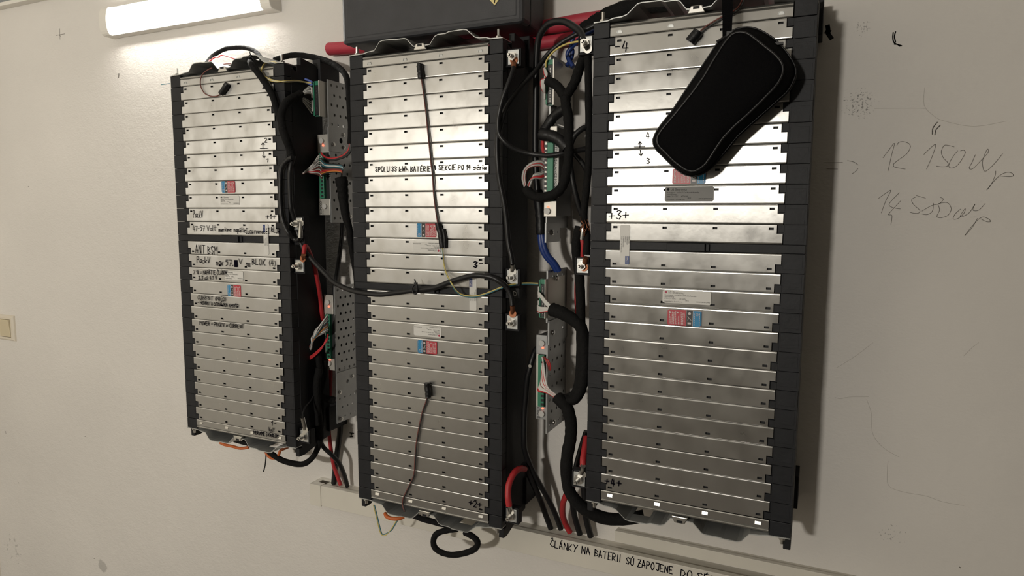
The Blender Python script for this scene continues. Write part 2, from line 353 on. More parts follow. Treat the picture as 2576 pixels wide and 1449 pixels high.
def sheet(mb, prof, ys, t, cut=()):
    """bent plate of thickness t; in the middle depth band the profile segments listed in cut are punched out"""
    n = len(prof); m = len(ys); vs = []
    for y in ys: vs += [(a, y, b) for a, b in prof]+[(a, y, b+t) for a, b in prof]
    fs = []
    for k in range(m-1):
        A, B_ = 2*n*k, 2*n*(k+1)
        for i in range(n-1):
            if k == 1 and i in cut: continue
            fs += [(A+i, A+i+1, B_+i+1, B_+i), (A+n+i, B_+n+i, B_+n+i+1, A+n+i+1)]
        fs += [(A, B_, B_+n, A+n), (A+n-1, A+2*n-1, B_+2*n-1, B_+n-1)]
    for k in (0, m-1):
        A = 2*n*k
        fs += [(A+i, A+n+i, A+n+i+1, A+i+1) for i in range(n-1)]
    return mb.add(vs, fs)
def make_pack(name, label, org, nu, nl, rev, terms):
    t = thing('battery_pack', label, 'battery', org, 'battery packs on the wall'); ou, oy, ov = org
    u0, u1 = (-1.46, 9.70) if rev else (-1.62, 9.55)
    rows = [(-(r), False) for r in range(nu)]+[(-(nu-1)-2.0379-r, True) for r in range(nl)]
    vtop, vbot = 1.0, rows[-1][0]-1.08
    for v, fl in rows:
        for kind in ('frame', 'slat'):
            o = bpy.data.objects.new('cell_frame' if kind == 'frame' else 'cover_strip', getm(kind, rev, fl)); COL.objects.link(o); o.parent = t
            o.location = (random.uniform(-.012, .012)*P, (0 if kind == 'frame' else random.uniform(-.008, .008))*P, v*P)
            if kind == 'slat': o.rotation_euler = (math.radians(random.uniform(-.5, .5)), 0, math.radians(random.uniform(-.12, .12)))
            elif kind == 'frame':
                bv = o.modifiers.new('bevel', 'BEVEL'); bv.width = .03*P; bv.segments = 1; bv.limit_method = 'ANGLE'
    L = lambda u, y, v: (ou+u, oy+y, ov+v)
    def B(*a): return (ou+a[0], ou+a[1], oy+a[2], oy+a[3], ov+a[4], ov+a[5])
    # body behind the frames
    MB().box(*B(u0+.35, u1-.35, .62, 3.75, vbot+.15, vtop-.1)).build('housing', 'plastic2', t)
    for (a, b) in ((u0-.02, u0+.35), (u1-.35, u1+.02)):
        poly = [(.62, vbot-.1), (.30, vbot-.1), (.30, vbot-.72), (.85, vbot-.74), (3.0, vbot-.2), (3.75, vbot-.1), (3.75, vtop+.1), (3.1, vtop+.55), (1.75, vtop+.75), (1.6, vtop+.75), (1.6, vtop+.25), (1.2, vtop+.2), (1.2, vtop-.3), (.62, vtop-.12)]
        MB().prism([(oy+q[0], ov+q[1]) for q in poly], 'u', ou+a, ou+b).build('side_cover', 'plastic2', t, bevel=.04)
    # middle bar with its raised clip
    vm = -(nu-1)-1.019
    MB().box(*B(u0, u1, 0.0, .62, vm-.225, vm+.225)).build('center_bar', 'plastic', t, bevel=.03)
    MB().box(*B(2.9, 4.9, -.28, 0.0, vm-.21, vm+.21)).box(*B(4.9, 5.1, -.12, 0.0, vm-.19, vm+.19)).build('bar_clip', 'plastic', t, bevel=.03)
    # end strips with pressed windows, end blocks and wavy end plates
    for sg, vb in ((1, .2), (-1, rows[-1][0]-.2)):
        prof = [(-.03, 0.01), (-.055, .06), (-.05, .46), (-.02, .50), (.03, .51), (-.03, .54), (-.06, .58), (-.05, .64), (.25, .80), (.5, .86)]
        mb = MB(); xs = [-.51]
        for h in HC: xs += [h-.17, h+.17]
        xs += [HC[3]+.54]
        vs = [(ou+x, oy+y, ov+vb+sg*(z+.02)) for x in xs for y, z in prof]; k = len(prof)
        mb.add(vs, [(i*k+j, (i+1)*k+j, (i+1)*k+j+1, i*k+j+1) for i in range(len(xs)-1) for j in range(k-1)])
        mb.build('end_strip', 'slat', t)
        for h in HC:
            zc = ov+vb+sg*.26
            if sg > 0:
                wb = MB()
                for q in (((-.16, -.07), (-.13, -.07), (-.09, .07), (-.12, .07)), ((.16, -.07), (.13, -.07), (.09, .07), (.12, .07)), ((-.12, .05), (.12, .05), (.12, .08), (-.12, .08))): wb.prism([(ou+h+a, zc+b) for a, b in q], 'y', oy-.085, oy-.05)
                wb.add([(ou+h-.14, oy-.058, zc-.07), (ou+h+.14, oy-.058, zc-.07), (ou+h+.1, oy-.058, zc+.06), (ou+h-.1, oy-.058, zc+.06)], [(0, 1, 2, 3)]); wb.build('pressed_window', 'sheet', t)
            else: MB().prism([(oy-.05, zc-.08), (oy-.10, zc-.08), (oy-.055, zc+.08), (oy-.05, zc+.08)], 'u', ou+h-.15, ou+h+.15).build('pressed_window', 'steel', t)
        for (a, b) in ((u0, -.56), (HC[3]+.58, u1)): MB().box(*B(a, b, -.01, .62, min(vb+sg*.03, vb+sg*.84), max(vb+sg*.03, vb+sg*.84))).build('end_block', 'plastic', t, bevel=.03)
        base = ov+vb+sg*.86
        prof = humps(ou+u0, ou+u1, sg, base, rev)
        sheet(MB(), prof, [oy-.05, oy+.9, oy+2.0, oy+3.5], .055, [i for i in range(len(prof)-1) if any(abs((prof[i][0]+prof[i+1][0])/2-ou-u0-(u1-u0)*(1-w if rev else w)) < .02 for w in (.36, .42, .72, .80))][:3]).build('end_plate', 'sheet', t)
        # latch seat in the middle
        um = ou+(u0+u1)/2-.1
        MB().prism([(um-.45, base-sg*.12), (um-.28, base+sg*.26), (um+.28, base+sg*.26), (um+.45, base-sg*.12)], 'y', oy-.11, oy+.12).build('latch_seat', 'steel', t, bevel=.04)
        MB().prism([(um-.16, base+sg*.08), (um-.16, base+sg*.22), (um+.16, base+sg*.22), (um+.16, base+sg*.08)], 'y', oy-.125, oy-.10).build('latch_slot', 'plastic2', t)
        for ub in (u0+.42, u1-.42):
            b_ = MB().cyl((ou+ub, oy+.28, base+sg*.02), (0, 0, sg), .17, .2, 6, smooth=False); b_.cyl((ou+ub, oy+.28, base), (0, 0, sg), .085, .62 if sg > 0 else .45, 10)
            b_.build('bolt', 'steel', t)
    # spacers that hold the pack off the wall
    for vv in (vtop-.9, vbot+.3):
        for (a, b) in ((u0-.22, u0+.5), (u1-.5, u1+.22)): MB().box(ou+a, ou+b, oy+3.4, WY, ov+vv, ov+vv+1.9).build('wall_spacer', 'plastic2', t, bevel=.04)
    SOLID.append((ou+u0-.02, ou+u1+.02, oy-.08, oy+3.8, ov+vbot-.1, ov+vtop))
    if not rev:
        MB().box(*B(u1, u1+.95, .45, .9, vm-.33, vm+.33)).build('side_tab', 'plastic2', t, bevel=.03)
        text_mesh('1D', .42, 'grey', 'moulded_mark', (ou+u1+.28, oy+.44, ov+vm-.16), t)
    # screw terminals on tabs beside the frames
    sgn = -1 if rev else 1; ue = u0 if rev else u1
    for v in terms:
        a, b = sorted((ue, ue+sgn*1.02))
        MB().box(*B(a, b, .40, .9, v-.55, v+.5)).box(*B(a, b, .33, .40, v-.55, v-.47)).box(*B(b-.08 if sgn > 0 else a, b if sgn > 0 else a+.08, .33, .40, v-.55, v+.5)).build('terminal_tab', 'plastic2', t, bevel=.03)
        c = ue+sgn*.54
        tp = MB().box(*B(c-.36, c+.36, .30, .40, v-.42, v+.42)).build('terminal_plate', 'sheet', t, bevel=.02)
        MB().cyl(L(c, .30, v), (0, -1, 0), .30, .05, 20).build('washer', 'steel', tp)
        MB().cyl(L(c, .26, v), (0, -1, 0), .26, .22, 6, smooth=False).build('nut', 'steel', tp, bevel=.02)
        MB().cyl(L(c, .30, v), (0, -1, 0), .13, .62, 12).cyl(L(c, -.32, v), (0, -1, 0), .10, .1, 12, r2=.06).build('stud', 'steel', tp)
    return t
OL, OM, OR_ = (-16.3284, -.5054, -.0489), (0, 0, 0), (16.6641, -.278, .1113)
packL = make_pack('l', 'left battery pack, smallest of the three, with many lines of handwriting on its metal strips', OL, 11, 14, False, (-9.86, -12.82, -25.2))
packM = make_pack('m', 'middle battery pack under the black cabinet, tallest of the three', OM, 14, 14, False, (.0, -13.0, -15.8, -28.2))
packR = make_pack('r', 'right battery pack behind the hanging black pouch, lit brightest', OR_, 11, 14, True, (.1, -12.25, -25.0))
FYL, FYM, FYR = OL[1]-.075, -.075, OR_[1]-.075      # just proud of the strip faces
# ---- stickers on the packs
def patch(mb, x0, y0, x1, y1, Y, t=.02):
    """rectangle on the strip face, given by two opposite pixels of the photograph"""
    a, b = at(x0, y0, Y), at(x1, y1, Y)
    return mb.box(min(a[0], b[0]), max(a[0], b[0]), Y-t, Y+.03, min(a[2], b[2]), max(a[2], b[2]))
def rating(pack, cx, cy, w, h, Y, flip, m='paper', energy='5.81 kWh', logo='logo', model='2.9'):
    c = at(cx, cy, Y); x0, x1, z0, z1 = c[0]-w/2, c[0]+w/2, c[2]-h/2, c[2]+h/2; r = .07
    poly = [(x0+r, z0), (x1-r, z0), (x1, z0+r), (x1, z1-r), (x1-r, z1), (x0+r, z1), (x0, z1-r), (x0, z0+r)]
    lb = MB().prism(poly, 'y', Y-.012, Y+.02).build('rating_label', m, pack); yy = Y-.016; s = -1 if flip else 1; rot = math.pi if flip else 0
    px = lambda a: c[0]+s*a*w
    pz = lambda a: c[2]+s*a*h
    MB().cyl((px(-.43), yy, pz(.33)), (0, 1, 0), .07, .004, 14).build('logo_disc', logo, lb)
    text_mesh('LG Electronics', .17, 'ink', 'maker_print', (px(-.38), yy, pz(.24)), lb, rot, width=w*.33)
    text_mesh('Model Name : V1574 %s Cell Module Assembly' % model, .10, 'ink', 'model_print', (px(-.46), yy, pz(.06)), lb, rot, width=w*.66)
    text_mesh('Rated Energy', .10, 'ink', 'energy_print', (px(-.46), yy, pz(-.06)), lb, rot, width=w*.2)
    text_mesh('LMM-C.F / L.DC      %s' % energy, .10, 'ink', 'energy_value_print', (px(-.46), yy, pz(-.2)), lb, rot, width=w*.44)
    text_mesh('1812', .09, 'ink', 'date_print', (px(-.03), yy, pz(-.31)), lb, rot, width=w*.07)
    text_mesh('Assembled in South Korea', .10, 'ink', 'origin_print', (px(-.46), yy, pz(-.42)), lb, rot, width=w*.38)
    text_mesh('A0K1812B700123456', .09, 'ink', 'code_print', (px(.2), yy, pz(-.36)), lb, rot, width=w*.28)
    return lb
def warning(pack, cx, cy, w, h, Y, red_right, washed=False):
    c = at(cx, cy, Y); x0, z0, z1 = c[0]-w/2, c[2]-h/2, c[2]+h/2; yy = Y-.012; s = 1 if red_right else -1
    X = lambda a: c[0]+s*(a-.5)*w
    rt = MB(); a, b = sorted((X(0), X(1))); r = .06
    lb = MB().prism([(a+r, z0), (b-r, z0), (b, z0+r), (b, z1-r), (b-r, z1), (a+r, z1), (a, z1-r), (a, z0+r)], 'y', yy, Y+.02).build('warning_label', 'lred', pack)
    def band(p, q, m, n, ins=0):
        a, b = sorted((X(p), X(q))); MB().box(a, b, yy-.004, yy, z0+ins, z1-ins).build(n, m, lb)
    a, b = sorted((X(.0), X(.25))); band(.03, .245, 'lblue', 'blue_band'); band(.0, .035, 'lblue', 'blue_edge', .05); band(.245, .255, 'lwhite', 'divider'); band(.255, .44, 'lblack', 'black_band'); band(.44, .45, 'lwhite', 'divider')
    pr = MB()
    for k, q in enumerate((.49, .53, .57, .61, .66, .71, .75, .80, .85, .89, .93)):
        z = z0+.06
        while z < z1-.12:
            l = random.uniform(.05, .16); a, b = sorted((X(q), X(q+.018))); pr.box(a, b, yy-.006, yy, z, min(z+l, z1-.06)); z += l+.025
            if q in (.66, .71, .89) and z > z0+.4: break
    for q in (.05, .20):
        z = z0+.05
        while z < z1-.1:
            l = random.uniform(.04, .1); a, b = sorted((X(q), X(q+.014))); pr.box(a, b, yy-.008, yy-.003, z, min(z+l, z1-.05)); z += l+.03
    for q, zz in ((.92, z1-.13), (.70, z1-.13)):
        pr.prism([(X(q-.035), zz-.05), (X(q+.035), zz-.05), (X(q), zz+.05)], 'y', yy-.008, yy)
    pr.build('label_print', 'lwhite', lb)
    ic = MB()
    for zz in (z1-.16, ):
        ic.cyl((X(.35), yy-.008, zz), (0, 1, 0), .075, .004, 14)
    ic.ribbon([(X(.30), yy-.008, c[2]-.1), (X(.36), yy-.008, c[2]), (X(.40), yy-.008, c[2]+.1)], .025); ic.ribbon([(X(.36), yy-.008, c[2]), (X(.40), yy-.008, c[2]-.1)], .02)
    ic.box(min(X(.3), X(.4)), max(X(.3), X(.4)), yy-.008, yy-.004, z0+.1, z0+.2); ic.build('safety_icons', 'lwhite', lb)
    rc = MB(); z = z0+.17 if red_right else z1-.2
    for k in range(3):
        t = math.radians(90+120*k); t2 = t+math.radians(80); rc.ribbon([(X(.13)+.065*math.cos(q), yy-.008, z+.065*math.sin(q)) for q in (t, (t+t2)/2, t2)], .03)
    rc.build('recycling_mark', 'lwhite', lb)
    return lb
def serial(pack, x0, y0, x1, y1, Y, navy_top, Yt=None):
    a, b = at(x0, y0, Y), at(x1, y1, Y); u0, u1, z1, z0 = a[0], b[0], a[2], b[2]; r = .06
    lb = MB().prism([(u0+r, z0), (u1-r, z0), (u1, z0+r), (u1, z1-r), (u1-r, z1), (u0+r, z1), (u0, z1-r), (u0, z0+r)], 'y', Y-.014, Y+.02).build('serial_label', 'paper', pack)
    w = u1-u0; h = z1-z0; yy = Y-.018
    if navy_top:
        MB().box(u0+.0, u0+w*.42, yy, Y, z1-h*.27, z1-.03).build('navy_corner', 'navy', lb); text_mesh('LMM-C.F.', w*.34, 'lwhite', 'type_print', (u0+w*.33, yy-.004, z1-h*.26), lb, math.pi/2, width=h*.2)
        x, zt, rot = u0+w*.98, z0+h*.30, math.pi/2
        for k, (s, l) in enumerate((('V1574 2.9 Cell Module Ass', .36), ('A1HB0A4AJT5023', .28), ('M4K9J-03', .17), ('L00000123456', .24), ('00LG12305891', .2))):
            text_mesh(s, w*.17, 'ink', 'serial_print', (x-k*w*.19, yy, zt), lb, rot, width=h*l)
    else:
        MB().box(u1-w*.42, u1, yy, Y, z0+.03, z0+h*.22).build('navy_corner', 'navy', lb); text_mesh('LMM-C.F.', w*.34, 'lwhite', 'type_print', (u1-w*.33, yy-.004, z0+h*.21), lb, -math.pi/2, width=h*.18)
        x, zt, rot = u0+w*.12, z1-h*.29, -math.pi/2
        for k, (s, l) in enumerate((('V1574 2.7 Cell Module Ass', .40), ('L1HBA4AJT5023', .26), ('M4K9J-03', .14), ('00E48000303M', .2), ('000001LG401', .17))):
            text_mesh(s, w*.17, 'ink', 'serial_print', (x+k*w*.19, yy, zt), lb, rot, width=h*l)
    return lb
warning(packL, 574.5, 470, 1.33, .83, FYL+.004, True); rating(packL, 578, 504, 1.92, .68, FYL+.004, False, energy='4.72 kWh', logo='lblack', model='2.7')
rating(packL, 588.5, 693, 1.86, .66, FYL+.004, False, logo='lblack'); warning(packL, 589.5, 731.5, 1.34, .86, FYL+.004, True)
serial(packL, 662, 564, 677, 641, FYL+.002, True)
warning(packM, 1073, 579.5, 1.46, .86, FYM+.004, True); rating(packM, 1073, 621.5, 2.08, .66, FYM+.004, True)
rating(packM, 1075, 833, 2.06, .70, FYM+.004, True); warning(packM, 1075, 873.5, 1.46, .84, FYM+.004, True)
serial(packM, 1181, 699, 1199, 782, FYM+.002, True)
warning(packR, 1733, 443, 1.72, .80, FYR+.004, False); rating(packR, 1733, 488, 2.52, .78, FYR+.004, False, m='silverlabel', energy='4.72 kWh', logo='ink', model='2.7')
rating(packR, 1727, 748, 2.55, .70, FYR+.004, False); warning(packR, 1721.5, 800, 1.80, .84, FYR+.004, False)
serial(packR, 1560.5, 566, 1582.5, 666, FYR+.002, False)
# ---- marker writing on the strips
def hw(pack, items, Y):
    for s, a, b, h, w in items:
        handwrite(MB(), s, a, b, h, w, Y).build('handwriting', 'marker', pack)
YL, YM, YR = FYL-.02, FYM-.02, FYR-.02
hw(packL, [('PackV', (486, 548), (510, 547), .54, .045), ('+1+', (668, 551), (693, 551), .32, .05), ('47-57 Volt', (485, 581), (543, 581), .38, .04), ('meriane', (550, 583), (581, 582), .36, .045),
 ('napätie', (588, 583), (617, 585), .36, .045), ('[cca rovnaké]', (619, 587), (676, 588), .40, .045), ('BLOK', (682, 584), (704, 588), .36, .045), ('ANT BSM', (492, 636), (546, 641), .62, .045),
 ('PackV', (495, 661), (528, 662), .46, .045), ('max', (543, 667), (560, 668), .52, .045), ('57,', (568, 668), (586, 670), .46, .045), ('V', (600, 664), (609, 665), .42, .045), ('na', (619, 670), (628, 671), .5, .05), ('BLOK (4)', (634, 665), (693, 670), .44, .045),
 ('% 14 = NAPÄTIE ČLÁNOK', (487, 690), (572, 691), .30, .04), ('3,3 až 4,1 V', (499, 703), (545, 703), .28, .04), ('CURRENT (PRÚD)', (497, 753), (568, 759), .30, .04), ('- HODNOTA DODÁVKA AMPÉR', (497, 765), (599, 775), .26, .045),
 ('POWER = PACKV * CURRENT', (502, 817), (613, 827), .30, .045), ('1-', (682, 1070), (694, 1071), .34, .045), ('Volt', (675, 1084), (690, 1086), .28, .04), ('MERIAME S KÁBLOM', (638, 1092), (700, 1102), .28, .045),
 ('2', (660, 223), (668, 223), .42, .05), ('2', (665, 358), (670, 358), .28, .045), ('1', (669, 407), (673, 408), .26, .045)], YL)
b_ = MB(); b_.box(*[c for pr in zip(at(589.5, 672, YL), at(596.5, 654, YL)) for c in pr][:2], YL-.002, YL, at(590, 672, YL)[2], at(590, 654, YL)[2]); b_.build('blacked_out_digit', 'marker', packL)
def strokes(pack, name, lines, Y, w, m='marker', **kw):
    mb = MB()
    for ln in lines: mb.ribbon(pxs(ln, Y), w)
    return mb.build(name, m, pack, **kw)
strokes(packL, 'handwritten_arrows', [[(661, 374), (661, 359)], [(657, 364), (661, 359), (664, 364)], [(654, 373.5), (672, 373)], [(663, 382), (664, 397)], [(660, 392), (664, 397), (667, 393)]], YL, .045)
hw(packM, [('SPOLU 33 kWh BATÉRIE', (944, 432), (1082, 431), .32, .04), ('4 SEKCIE PO 14 séria', (1091, 428), (1222, 426), .31, .04), ('3', (1191, 673), (1200, 674), .42, .07), ('-', (1205, 671), (1213, 671), .4, .05), ('+2+', (1179, 1272), (1210, 1279), .40, .055)], YM)
hw(packR, [('-4', (1546, 130), (1580, 129), .55, .045), ('4', (1625, 349), (1633, 349), .34, .035), ('3', (1625, 412), (1633, 412), .3, .035), ('+3+', (1531, 553), (1580, 551), .48, .045), ('+4+', (1520, 1219), (1562, 1227), .45, .055)], YR)
strokes(packR, 'handwritten_arrows', [[(1609.5, 371), (1609.5, 357)], [(1605, 363), (1609.5, 356), (1614, 362)], [(1595, 369.5), (1622, 369)], [(1610, 377), (1612, 391)], [(1607, 386), (1612, 392), (1616, 385)]], YR, .035)

# ------------------------------------------------------------------ lamp on the wall
a = (-33.1, WY, 6.45); LZ, LH = 6.45, 2.45; LU0, LU1 = -31.9, -12.0
lamp = thing('batten_lamp', 'glowing white batten lamp on the wall above the left pack', 'lamp', ((LU0+LU1)/2, WY, LZ))
def dome(h0, h1, d, n=12): return [(WY-.82-d*math.sin(math.pi*k/n)**.6, h0+(h1-h0)*(.5-.5*math.cos(math.pi*k/n))) for k in range(n+1)]
MB().box(LU0+.1, LU1-.1, WY-.86, WY, LZ+.02, LZ+LH-.02).build('lamp_base', 'lampbody', lamp, bevel=.05)
prof = dome(LZ+.14, LZ+LH-.14, .46); n = len(prof); mb = MB()
vs = [(u, y, z) for u in (LU0+1.0, LU1-1.0) for y, z in prof]
mb.add(vs, [(i, i+1, i+1+n, i+n) for i in range(n-1)], True); mb.build('diffuser', 'lampglow', lamp)
for (c, d) in ((LU0, LU0+1.02), (LU1-1.02, LU1)):
    MB().prism([(WY, LZ)]+dome(LZ, LZ+LH, .56)+[(WY, LZ+LH)], 'u', c, d).build('end_cap', 'lampbody', lamp, bevel=.06)
# ------------------------------------------------------------------ light switch at the left edge
sw = thing('light_switch', 'cream rocker light switch at the left edge of the wall', 'switch', (-51.8, WY, -22.8))
c = at(42.5, 859, WY); u1, z0, z1 = c[0], c[2], at(36, 794, WY)[2]; u0 = u1-(z1-z0); d = .3
fr = MB(); i1 = .22; ins = .42; zb = z0; zt = z1
ring = [[(u0, WY, zb), (u1, WY, zb), (u1, WY, zt), (u0, WY, zt)], [(u0+.05, WY-d*.5, zb+.05), (u1-.05, WY-d*.5, zb+.05), (u1-.05, WY-d*.5, zt-.05), (u0+.05, WY-d*.5, zt-.05)],
        [(u0+i1, WY-d, zb+i1), (u1-i1, WY-d, zb+i1), (u1-i1, WY-d, zt-i1), (u0+i1, WY-d, zt-i1)], [(u0+ins, WY-d, zb+ins), (u1-ins, WY-d, zb+ins), (u1-ins, WY-d, zt-ins), (u0+ins, WY-d, zt-ins)], [(u0+ins, WY-.02, zb+ins), (u1-ins, WY-.02, zb+ins), (u1-ins, WY-.02, zt-ins), (u0+ins, WY-.02, zt-ins)]]
fr.add([q for r in ring for q in r], [(4*k+i, 4*k+(i+1) % 4, 4*k+4+(i+1) % 4, 4*k+4+i) for k in range(4) for i in range(4)]); fr.build('switch_frame', 'ivory', sw)
zc = (zb+zt)/2
MB().prism([(WY-.02, zb+ins+.04), (WY-d-.02, zb+ins+.04), (WY-d-.10, zc), (WY-d-.20, zt-ins-.04), (WY-.02, zt-ins-.04)], 'u', u0+ins+.04, u1-ins-.04).build('rocker', 'cream', sw, bevel=.03)
# ------------------------------------------------------------------ steel rail at the top left corner
z = at(0, 26, WY)[2]; rl = thing('steel_rail', 'grey steel rail along the wall in the top left corner', 'rail', (-45, WY, z))
MB().box(-56.9, -14, 4.2, WY, z, z+.35).build('rail_flange', 'lampbody', rl, bevel=.04)
MB().prism([(4.3, z+.35), (4.3, z+.8), (3.9, z+.9), (3.9, z+1.4), (4.3, z+1.5), (4.3, z+2.4), (WY, z+2.4), (WY, z+.35)], 'u', -56.9, -14).build('rail_channel', 'rail', rl)
# ------------------------------------------------------------------ cabinet above the middle pack
cb = .9; a = at(860, 108, cb); b = at(1315, 60, cb); z0 = (a[2]+b[2])/2
cab = thing('wall_cabinet', 'charcoal metal cabinet above the middle pack, cut off by the top of the photo', 'cabinet', ((a[0]+b[0])/2, WY, z0))
MB().box(a[0]+.05, b[0]-.05, cb+1.3, 4.35, z0+.1, z0+13).build('cabinet_body', 'cabinet', cab, bevel=.08)
MB().box(a[0], b[0], cb, cb+1.3, z0, z0+13).build('cabinet_lid', 'cabinet', cab, bevel=.25)
MB().box(a[0]+.4, b[0]-.4, cb-.03, cb+.1, z0+.38, z0+12.6).build('lid_panel', 'cabinet', cab, bevel=.12)
MB().box(a[0]+.8, a[0]+2.5, 4.35, WY, z0+.5, z0+1.5).box(b[0]-2.5, b[0]-.8, 4.35, WY, z0+.5, z0+1.5).build('mounting_foot', 'plastic2', cab)
s = at(1244.5, 16, cb-.04); k = 1.15
st = MB().prism([(s[0], s[2]), (s[0]+k, s[2]+k*1.05), (s[0], s[2]+2*k), (s[0]-k, s[2]+k*1.05)], 'y', cb-.045, cb-.02).build('hazard_sticker', 'lblack', cab)
MB().prism([(s[0], s[2]+.06), (s[0]+k-.06, s[2]+k*1.05), (s[0], s[2]+2*k-.06), (s[0]-k+.06, s[2]+k*1.05)], 'y', cb-.05, cb-.045).build('sticker_face', 'hazard', st)
y_ = cb-.055; q = MB()
for ln in ([(-.72, .86), (-.35, .52), (-.05, .42), (0, .2), (.03, .42), (.45, .62), (.72, .95)], [(-.02, .2), (.06, .45), (.02, .68)], [(.06, .45), (.12, .75)], [(-.4, .8), (-.3, .6)], [(-.72, 1.2), (0, 1.98), (.72, 1.2)]): q.ribbon([(s[0]+u*1.0, y_, s[2]+v) for u, v in ln], .045)
q.build('sticker_symbol', 'lblack', st)
# ------------------------------------------------------------------ cable trunking along the wall
def line_z(x, y, Y): return at(x, y, Y)[2]
TY = WY-1.35
A = at(779, 1217, TY); Bq = at(790, 1262, TY); C2 = at(1600, 1358, TY)
tz1 = A[2]; tz0 = tz1-1.62; tu0 = at(783, 1240, TY)[0]; tu1 = 66
tr = thing('cable_trunking', 'long white cable trunking with handwriting, running under the packs', 'trunking', (20, WY, tz0))
MB().box(tu0+1.0, tu1, TY+.12, WY, tz0, tz1-.06).build('trunking_channel', 'pvc', tr)
MB().box(tu0+.95, tu1, TY, TY+.14, tz0-.02, tz1).box(tu0+.95, tu1, TY, TY+.45, tz1-.06, tz1+.02).build('trunking_lid', 'pvc', tr, bevel=.03)
mb = MB().box(tu0-.1, tu0+1.0, TY-.06, TY+.2, tz0-.08, tz1+.06).box(tu0-.1, tu0, TY, WY, tz0-.08, tz1+.06).box(tu0, tu0+1.0, TY+.2, TY+.5, tz1-.02, tz1+.06).box(tu0, tu0+1.4, WY-.3, WY, tz1-.02, tz1+.1).box(tu0, tu0+.35, TY+.5, WY, tz1-.02, tz1+.06)
mb.build('trunking_end_cap', 'pvc', tr, bevel=.02)
for s_, p0, p1 in (('ČLÁNKY NA', (1384, 1375), (1483, 1396)), ('BATERII', (1496, 1399), (1559, 1414)), ('SÚ ZAPOJENE', (1575, 1419), (1691, 1444)), ('DO SÉRIE', (1712, 1450), (1824, 1476))):
    handwrite(MB(), s_, p0, p1, .48, .06, TY-.008, .12).build('handwriting', 'marker', tr)
Ys = WY-.75; a = at(1547, 1344, Ys)
tr2 = thing('small_trunking', 'short narrow white trunking mounted just above the long one at lower right', 'trunking', (40, WY, a[2]-.5))
sz1 = at(1548, 1336, Ys)[2]; sz0 = at(1548, 1362, Ys)[2]
MB().box(a[0], 66, Ys+.1, WY, max(sz0, tz1+.03), sz1-.05).build('trunking_channel', 'pvc', tr2)
MB().box(a[0], 66, Ys, Ys+.12, max(sz0, tz1+.03), sz1).box(a[0], 66, Ys, Ys+.3, sz1-.04, sz1+.02).build('trunking_lid', 'pvc', tr2, bevel=.02)
# ------------------------------------------------------------------ perforated brackets standing off the wall
def perf(name, mat_, parent, U, y0, y1, z0, z1, ny, hole=.11, th=.06):
    """plate in the y-z plane with real round holes in staggered rows"""
    mb = MB(); cw = (y1-y0)/ny; nz = max(1, round((z1-z0)/(cw*1.05))); ch = (z1-z0)/nz
    for j in range(nz):
        za = z0+j*ch; off = (j % 2)*.5*cw; ya = y0
        cells = ([(y0, y0+off, False)] if off else [])+[(y0+off+i*cw, min(y0+off+(i+1)*cw, y1), y0+off+(i+1)*cw <= y1+1e-6) for i in range(ny) if y0+off+i*cw < y1-1e-6]
        for (ca, cbb, hl) in cells:
            for U_, sgn in ((U, 1), (U-th, -1)):
                if not hl: mb.add([(U_, ca, za), (U_, cbb, za), (U_, cbb, za+ch), (U_, ca, za+ch)], [(0, 1, 2, 3)]); continue
                cy, cz = (ca+cbb)/2, za+ch/2
                oc = [(cy+hole*math.cos(math.pi/4*k+math.pi/8), cz+hole*math.sin(math.pi/4*k+math.pi/8)) for k in range(8)]
                hy, hz = (cbb-ca)/2, ch/2
                ob = [(cy+hy, cz+hz*.41), (cy+hy*.41, cz+hz), (cy-hy*.41, cz+hz), (cy-hy, cz+hz*.41), (cy-hy, cz-hz*.41), (cy-hy*.41, cz-hz), (cy+hy*.41, cz-hz), (cy+hy, cz-hz*.41)]
                co = [(cy+hy, cz+hz), (cy-hy, cz+hz), (cy-hy, cz-hz), (cy+hy, cz-hz)]
                vs = [(U_, *q) for q in oc+ob+co]
                mb.add(vs, [(k, (k+1) % 8, 8+(k+1) % 8, 8+k) for k in range(8)]+[(8, 16, 9), (10, 17, 11), (12, 18, 13), (14, 19, 15)])
            if hl:
                v1 = [(U, *q) for q in oc]+[(U-th, *q) for q in oc]; mb.add(v1, [(k, (k+1) % 8, (k+1) % 8+8, k+8) for k in range(8)])
    for q in ((y0, y0, z0, z1), (y1, y1, z0, z1), (y0, y1, z0, z0), (y0, y1, z1, z1)):
        if q[0] == q[1]: mb.add([(U, q[0], z0), (U-th, q[0], z0), (U-th, q[0], z1), (U, q[0], z1)], [(0, 1, 2, 3)])
        else: mb.add([(U, y0, q[2]), (U-th, y0, q[2]), (U-th, y1, q[2]), (U, y1, q[2])], [(0, 1, 2, 3)])
    # folded lip along the front edge
    mb.box(U-.08, U+.02, y0-.05, y0, z0, z1)
    return mb.build(name, mat_, parent)
def screw(parent, U, y, z, r=.14):
    MB().cyl((U, y, z), (1, 0, 0), r, .1, 14).cyl((U+.1, y, z), (1, 0, 0), r*.9, .04, 14, r2=r*.5).box(U+.12, U+.15, y-r*.5, y+r*.5, z-.015, z+.015).box(U+.12, U+.15, y-.015, y+.015, z-r*.5, z+r*.5).build('screw', 'steel', parent)
U1 = -5.5
b1 = thing('perforated_bracket', 'upper perforated steel bracket between the left and middle packs', 'bracket', (U1, WY, -9.85), 'perforated brackets')
perf('perforated_plate', 'bracket', b1, U1, 2.45, WY, -3.1, .35, 4); perf('joining_plate', 'bracket', b1, U1+.08, 2.3, WY-.02, -4.7, -3.0, 1, hole=.2); perf('perforated_plate', 'bracket', b1, U1, 2.5, WY, -9.85, -4.6, 4)
